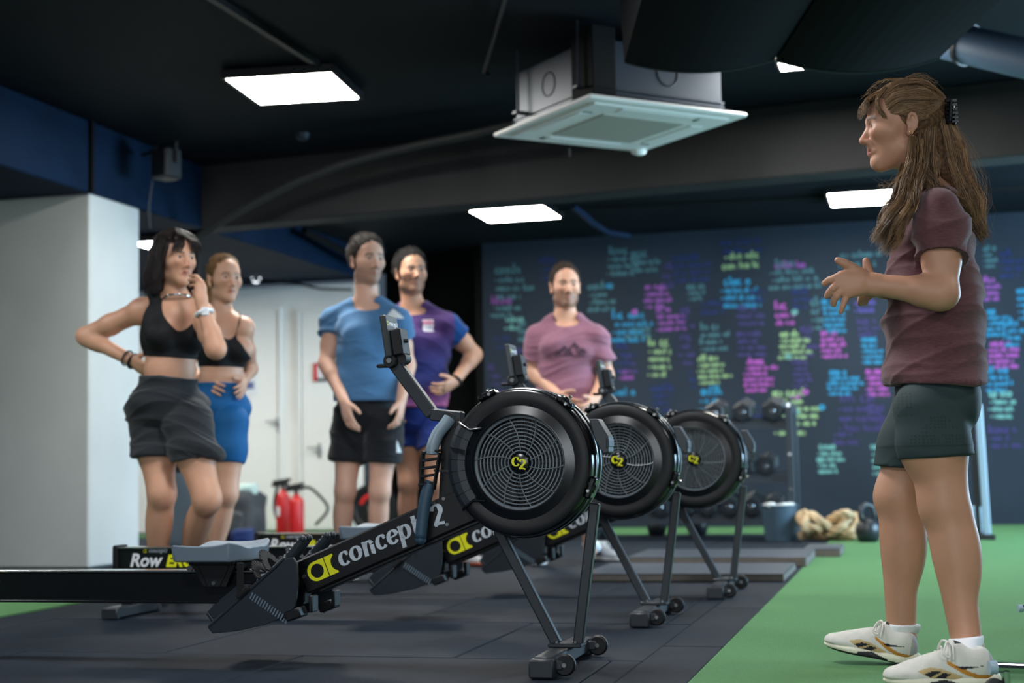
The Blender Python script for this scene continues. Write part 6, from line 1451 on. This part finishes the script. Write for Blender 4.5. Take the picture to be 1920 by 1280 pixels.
# ------------------------------------------------------------------ man in blue
B1 = Body(joints(dict(pel=(690, 778, 7.95), chest=(692, 652, 7.95), neck=(690, 572, 7.95), sh_r=(627, 602, 8.02), sh_l=(745, 604, 7.90), el_r=(612, 680, 7.95), wr_r=(646, 754, 7.76), el_l=(764, 682, 7.98), wr_l=(752, 752, 7.84),
                      hip_r=(658, 796, 7.98), hip_l=(722, 796, 7.92), kn_r=(647, 920, 7.92), kn_l=(712, 920, 7.90), an_r=(638, 1062, 8.0), an_l=(708, 1062, 7.96))), (.38, -.92, 0), 1.02, 'm', arm=1.02, leg=.98)
HB = HeadFrame(at(689, 489, 7.94), (.50, -.86, -.02), 1.07)
b1, ob1 = root_of('person', [B1.J['an_l'], B1.J['an_r']], 'bearded man in plain blue t-shirt and black shorts, arms hanging down')
def b1_hands(F):
    hand_prims(F, B1.J['wr_r'], at(656, 796, 7.72) - at(646, 754, 7.76), (1, .3, 0), at(668, 775, 7.66) - at(650, 775, 7.74), (.25, .35, .45, .5), 1.08)
    hand_prims(F, B1.J['wr_l'], at(748, 792, 7.80) - at(752, 752, 7.84), (-1, 0, 0), at(742, 770, 7.72) - at(752, 770, 7.82), (.4, .5, .6, .6), 1.08)
skin_body(B1, HB, b1, ob1, (b1_hands,), (212, 168, 146), (184, 130, 118), male=True, beard=(52, 40, 36), brow=(36, 26, 22), stub=.5, brow_w=1.25)
eyes(HB, b1, ob1, (50, 36, 28), gaze=(.55, -.83, 0))
def b1_col(V):
    C = np.tile(L3((74, 118, 160)), (len(V), 1)); P = V - at(737, 592, 7.85); u = P @ B1.lt; z_ = P[:, 2]; fr = (V - B1.J['chest']) @ B1.fw > .02
    C[fr & (np.abs(u) < .034 - z_ * .9) & (z_ > -.018) & (z_ < .036)] = L3((222, 232, 238)); return C
tshirt(B1, HB, b1, ob1, at(690, 752, 7.95), b1_col, M_cloth, g=.016, seed=31, fold=.006, hem_r=(.165, .118), sl_end=dict(l=.40, r=.34), scoop=(.076, .026), cuff=.026, hem_tilt=-.02, neck_f=-.005)
def b1_short(V):
    C = np.tile(L3((30, 33, 38)), (len(V), 1)); P = V - at(742, 838, 7.82); C[(np.abs(P @ B1.lt) < .03 - P[:, 2] * .6) & (P[:, 2] > -.03) & (P[:, 2] < .04) & ((V - B1.J['hip_l']) @ B1.fw > -.02) & ((V - B1.J['hip_l']) @ B1.lt > .03)] = L3((214, 220, 224)); return C
shorts(B1, HB, b1, ob1, at(690, 735, 7.95), dict(l=.57, r=.57), (30, 33, 38), M_cloth, g=.02, hem_r=.105, seed=33, fold=.005, colf=b1_short)
cap_hair(HB, b1, ob1, M_crop, (34, 28, 26), (.083, .104, .099), ((0, -.080, .076), (0, -.70, -.71)), amp=.0010); crop_strands(HB, b1, ob1, (22, 18, 18), (70, 60, 54), (.083, .104, .099), (0, .022, .040), ((0, -.080, .076), (0, -.70, -.71)), 1400, .020, 3)
plain_shoes(B1, b1, ob1, dict(r=(flr(640, 1086) + np.array([0, .08, 0]), (.3, -1, 0), 0, (74, 84, 96), (196, 200, 204)), l=(flr(706, 1086) + np.array([0, .06, 0]), (.5, -1, 0), 0, (74, 84, 96), (196, 200, 204))))

# ------------------------------------------------------------------ man in purple football shirt
B2 = Body(joints(dict(pel=(783, 788, 8.6), chest=(790, 655, 8.6), neck=(776, 580, 8.6), sh_r=(730, 608, 8.66), sh_l=(838, 610, 8.56), el_r=(706, 690, 8.75), wr_r=(735, 752, 8.55), el_l=(890, 664, 8.66), wr_l=(852, 716, 8.50),
                      hip_r=(758, 804, 8.63), hip_l=(812, 804, 8.57), kn_r=(766, 905, 8.58), kn_l=(818, 905, 8.5), an_r=(760, 1042, 8.68), an_l=(850, 1036, 8.6))), (.30, -.95, 0), 1.03, 'm', arm=1.08, leg=.98)
HP = HeadFrame(at(771, 512, 8.58), (.36, -.92, .05), 1.06)
b2_, ob2 = root_of('person', [B2.J['an_l'], B2.J['an_r']], 'man in purple and navy football shirt with a crest, hand on his hip')
def b2_hands(F):
    hand_prims(F, B2.J['wr_l'], at(822, 734, 8.40) - at(852, 716, 8.50), (0, .9, 0), at(832, 718, 8.36) - at(840, 728, 8.42), (.4, .45, .5, .55), 1.08)
    hand_prims(F, B2.J['wr_r'], at(745, 790, 8.5) - at(735, 752, 8.55), (.9, .2, 0), at(750, 770, 8.4) - at(740, 770, 8.5), (.3, .4, .5, .5), 1.06)
skin_body(B2, HP, b2_, ob2, (b2_hands,), (192, 144, 118), (170, 118, 104), male=True, beard=(44, 33, 29), brow=(30, 22, 20), stub=.46, brow_w=1.25)
eyes(HP, b2_, ob2, (48, 34, 28), gaze=(.35, -.93, .1))
cr = at(808, 608, 8.44)
def b2_col(V):
    n = len(V); z_ = V[:, 2]; C = np.tile(L3((76, 50, 104)), (n, 1)); u = (V - B2.J['chest']) @ B2.lt
    t = sm(z_, 1.12, 1.38); C = L3((40, 48, 108))[None] * (1 - t[:, None]) + L3((74, 50, 104))[None] * t[:, None]
    pk = sm(-(z_ - 1.06) + .25 * u, -.0, .14); mixc(C, pk, L3((150, 82, 132)))
    sl = np.abs(u) > .162; C[sl] = L3((10, 62, 122))
    P = V - cr; w = P @ B2.lt; fr = (V - B2.J['chest']) @ B2.fw > .0
    m_ = fr & (np.abs(w) < .028) & (np.abs(P[:, 2]) < .034); C[m_] = L3((226, 224, 232)); m2 = fr & (np.abs(w) < .026) & (P[:, 2] > .006) & (P[:, 2] < .028); C[m2] = L3((206, 130, 160)); m3 = fr & (np.abs(np.abs(w) - .010) < .003) & (P[:, 2] < .0) & (P[:, 2] > -.026); C[m3] = L3((150, 160, 200)); return C
tshirt(B2, HP, b2_, ob2, at(783, 764, 8.6), b2_col, M_cloth, g=.012, seed=41, fold=.005, hem_r=(.160, .115), sl_end=dict(l=.42, r=.42), scoop=(.074, .024), cuff=.020, neck_f=-.005)
shorts(B2, HP, b2_, ob2, at(783, 745, 8.6), dict(l=.36, r=.36), (24, 46, 116), M_cloth, g=.018, hem_r=.104, seed=43, fold=.004)
cap_hair(HP, b2_, ob2, M_crop, (24, 20, 20), (.083, .104, .099), ((0, -.080, .076), (0, -.70, -.71)), amp=.0010); crop_strands(HP, b2_, ob2, (14, 12, 13), (50, 44, 42), (.083, .104, .099), (0, .022, .040), ((0, -.080, .076), (0, -.70, -.71)), 1400, .022, 4)
aw = nrm(B2.J['wr_l'] - B2.J['el_l']); bracelet('watch', M_strap, b2_, ob2, B2.J['wr_l'] - aw * .01, aw, .036, .008)
plain_shoes(B2, b2_, ob2, dict(r=(flr(760, 1064) + np.array([0, .06, 0]), (.1, -1, 0), 0, (216, 210, 208), (214, 110, 84)), l=(flr(852, 1058) + np.array([0, .04, 0]), (.6, -.8, 0), 0, (216, 210, 208), (214, 110, 84))))

# ------------------------------------------------------------------ man in mauve
B3 = Body(joints(dict(pel=(1060, 795, 8.72), chest=(1063, 670, 8.72), neck=(1061, 600, 8.72), sh_r=(1010, 633, 8.74), sh_l=(1116, 633, 8.70), el_r=(1003, 700, 8.76), wr_r=(1046, 742, 8.55), el_l=(1136, 702, 8.72), wr_l=(1112, 752, 8.55),
                      hip_r=(1032, 808, 8.74), hip_l=(1088, 808, 8.70), kn_r=(1034, 915, 8.72), kn_l=(1096, 915, 8.68), an_r=(1020, 1036, 8.78), an_l=(1106, 1032, 8.8))), (.10, -1, 0), 1.03, 'm', arm=1.12, leg=.98)
HM = HeadFrame(at(1060, 537, 8.70), (.14, -.98, -.02), 1.06)
b3_, ob3 = root_of('person', [B3.J['an_l'], B3.J['an_r']], 'bearded man in mauve t-shirt with a mountain print before the chalkboard wall')
def b3_hands(F):
    hand_prims(F, B3.J['wr_r'], at(1080, 762, 8.48) - at(1046, 742, 8.55), (0, .9, .1), at(1070, 745, 8.45) - at(1065, 760, 8.5), (.3, .4, .5, .5), 1.06)
    hand_prims(F, B3.J['wr_l'], at(1096, 770, 8.46) - at(1112, 752, 8.55), (0, .9, .1), at(1100, 750, 8.42) - at(1104, 762, 8.5), (.4, .5, .5, .5), 1.06)
skin_body(B3, HM, b3_, ob3, (b3_hands,), (206, 158, 134), (178, 124, 112), male=True, beard=(44, 34, 30), brow=(36, 26, 22), stub=.62, brow_w=1.25)
eyes(HM, b3_, ob3, (50, 38, 30), gaze=(.2, -.97, 0))
mp_ = at(1070, 654, 8.58)
def b3_col(V):
    C = np.tile(L3((140, 96, 116)), (len(V), 1)); P = V - mp_; u = P @ B3.lt; z_ = P[:, 2] + .03; fr = (V - B3.J['chest']) @ B3.fw > 0
    m = np.zeros(len(V), bool)
    for c, hgt, wd in ((-.035, .055, .052), (.025, .075, .065), (.070, .04, .035), (-.075, .025, .025)): a = np.abs(u - c) / wd; top = hgt * (1 - a); m |= (z_ > 0) & (z_ < top) & ((z_ > top - .026) | (np.sin(u * 170 + z_ * 90) > .35))
    m |= (np.abs(z_ + .008) < .004) & (np.abs(u) < .085); C[fr & m] = L3((72, 50, 66)); return C
tshirt(B3, HM, b3_, ob3, at(1060, 775, 8.72), b3_col, M_heather, g=.013, seed=51, fold=.005, hem_r=(.160, .118), sl_end=dict(l=.66, r=.66), scoop=(.075, .03), cuff=.024, neck_f=-.002)
shorts(B3, HM, b3_, ob3, at(1060, 755, 8.72), dict(l=.5, r=.5), (34, 36, 42), M_cloth, g=.018, hem_r=.106, seed=53, fold=.004)
cap_hair(HM, b3_, ob3, M_crop, (44, 35, 30), (.082, .104, .098), ((0, -.082, .068), (0, -.70, -.71)), amp=.0008); crop_strands(HM, b3_, ob3, (30, 24, 20), (76, 62, 52), (.082, .104, .098), (0, .022, .040), ((0, -.082, .068), (0, -.70, -.71)), 1300, .013, 5)
plain_shoes(B3, b3_, ob3, dict(r=(flr(1012, 1058) + np.array([0, .14, 0]), (.0, -1, 0), 0, (150, 156, 164), (222, 222, 220)), l=(flr(1112, 1050) + np.array([0, .08, 0]), (.5, -.85, 0), 0, (140, 144, 150), (222, 222, 220))))

# fasteners and fine repeats too small to pick apart
for o in bpy.data.objects:
    if o.parent and o.name.split('.')[0] in ('clip_bolt', 'foot_bolt', 'beam_bolt', 'trolley_bolt', 'tab_holes', 'grip_ribs', 'flywheel_vanes', 'ribbed_cover', 'knockout', 'laces', 'print', 'lettering', 'hub_lettering', 'arm_bolt', 'rim_stripe', 'chalk_note'): o['kind'] = 'stuff'
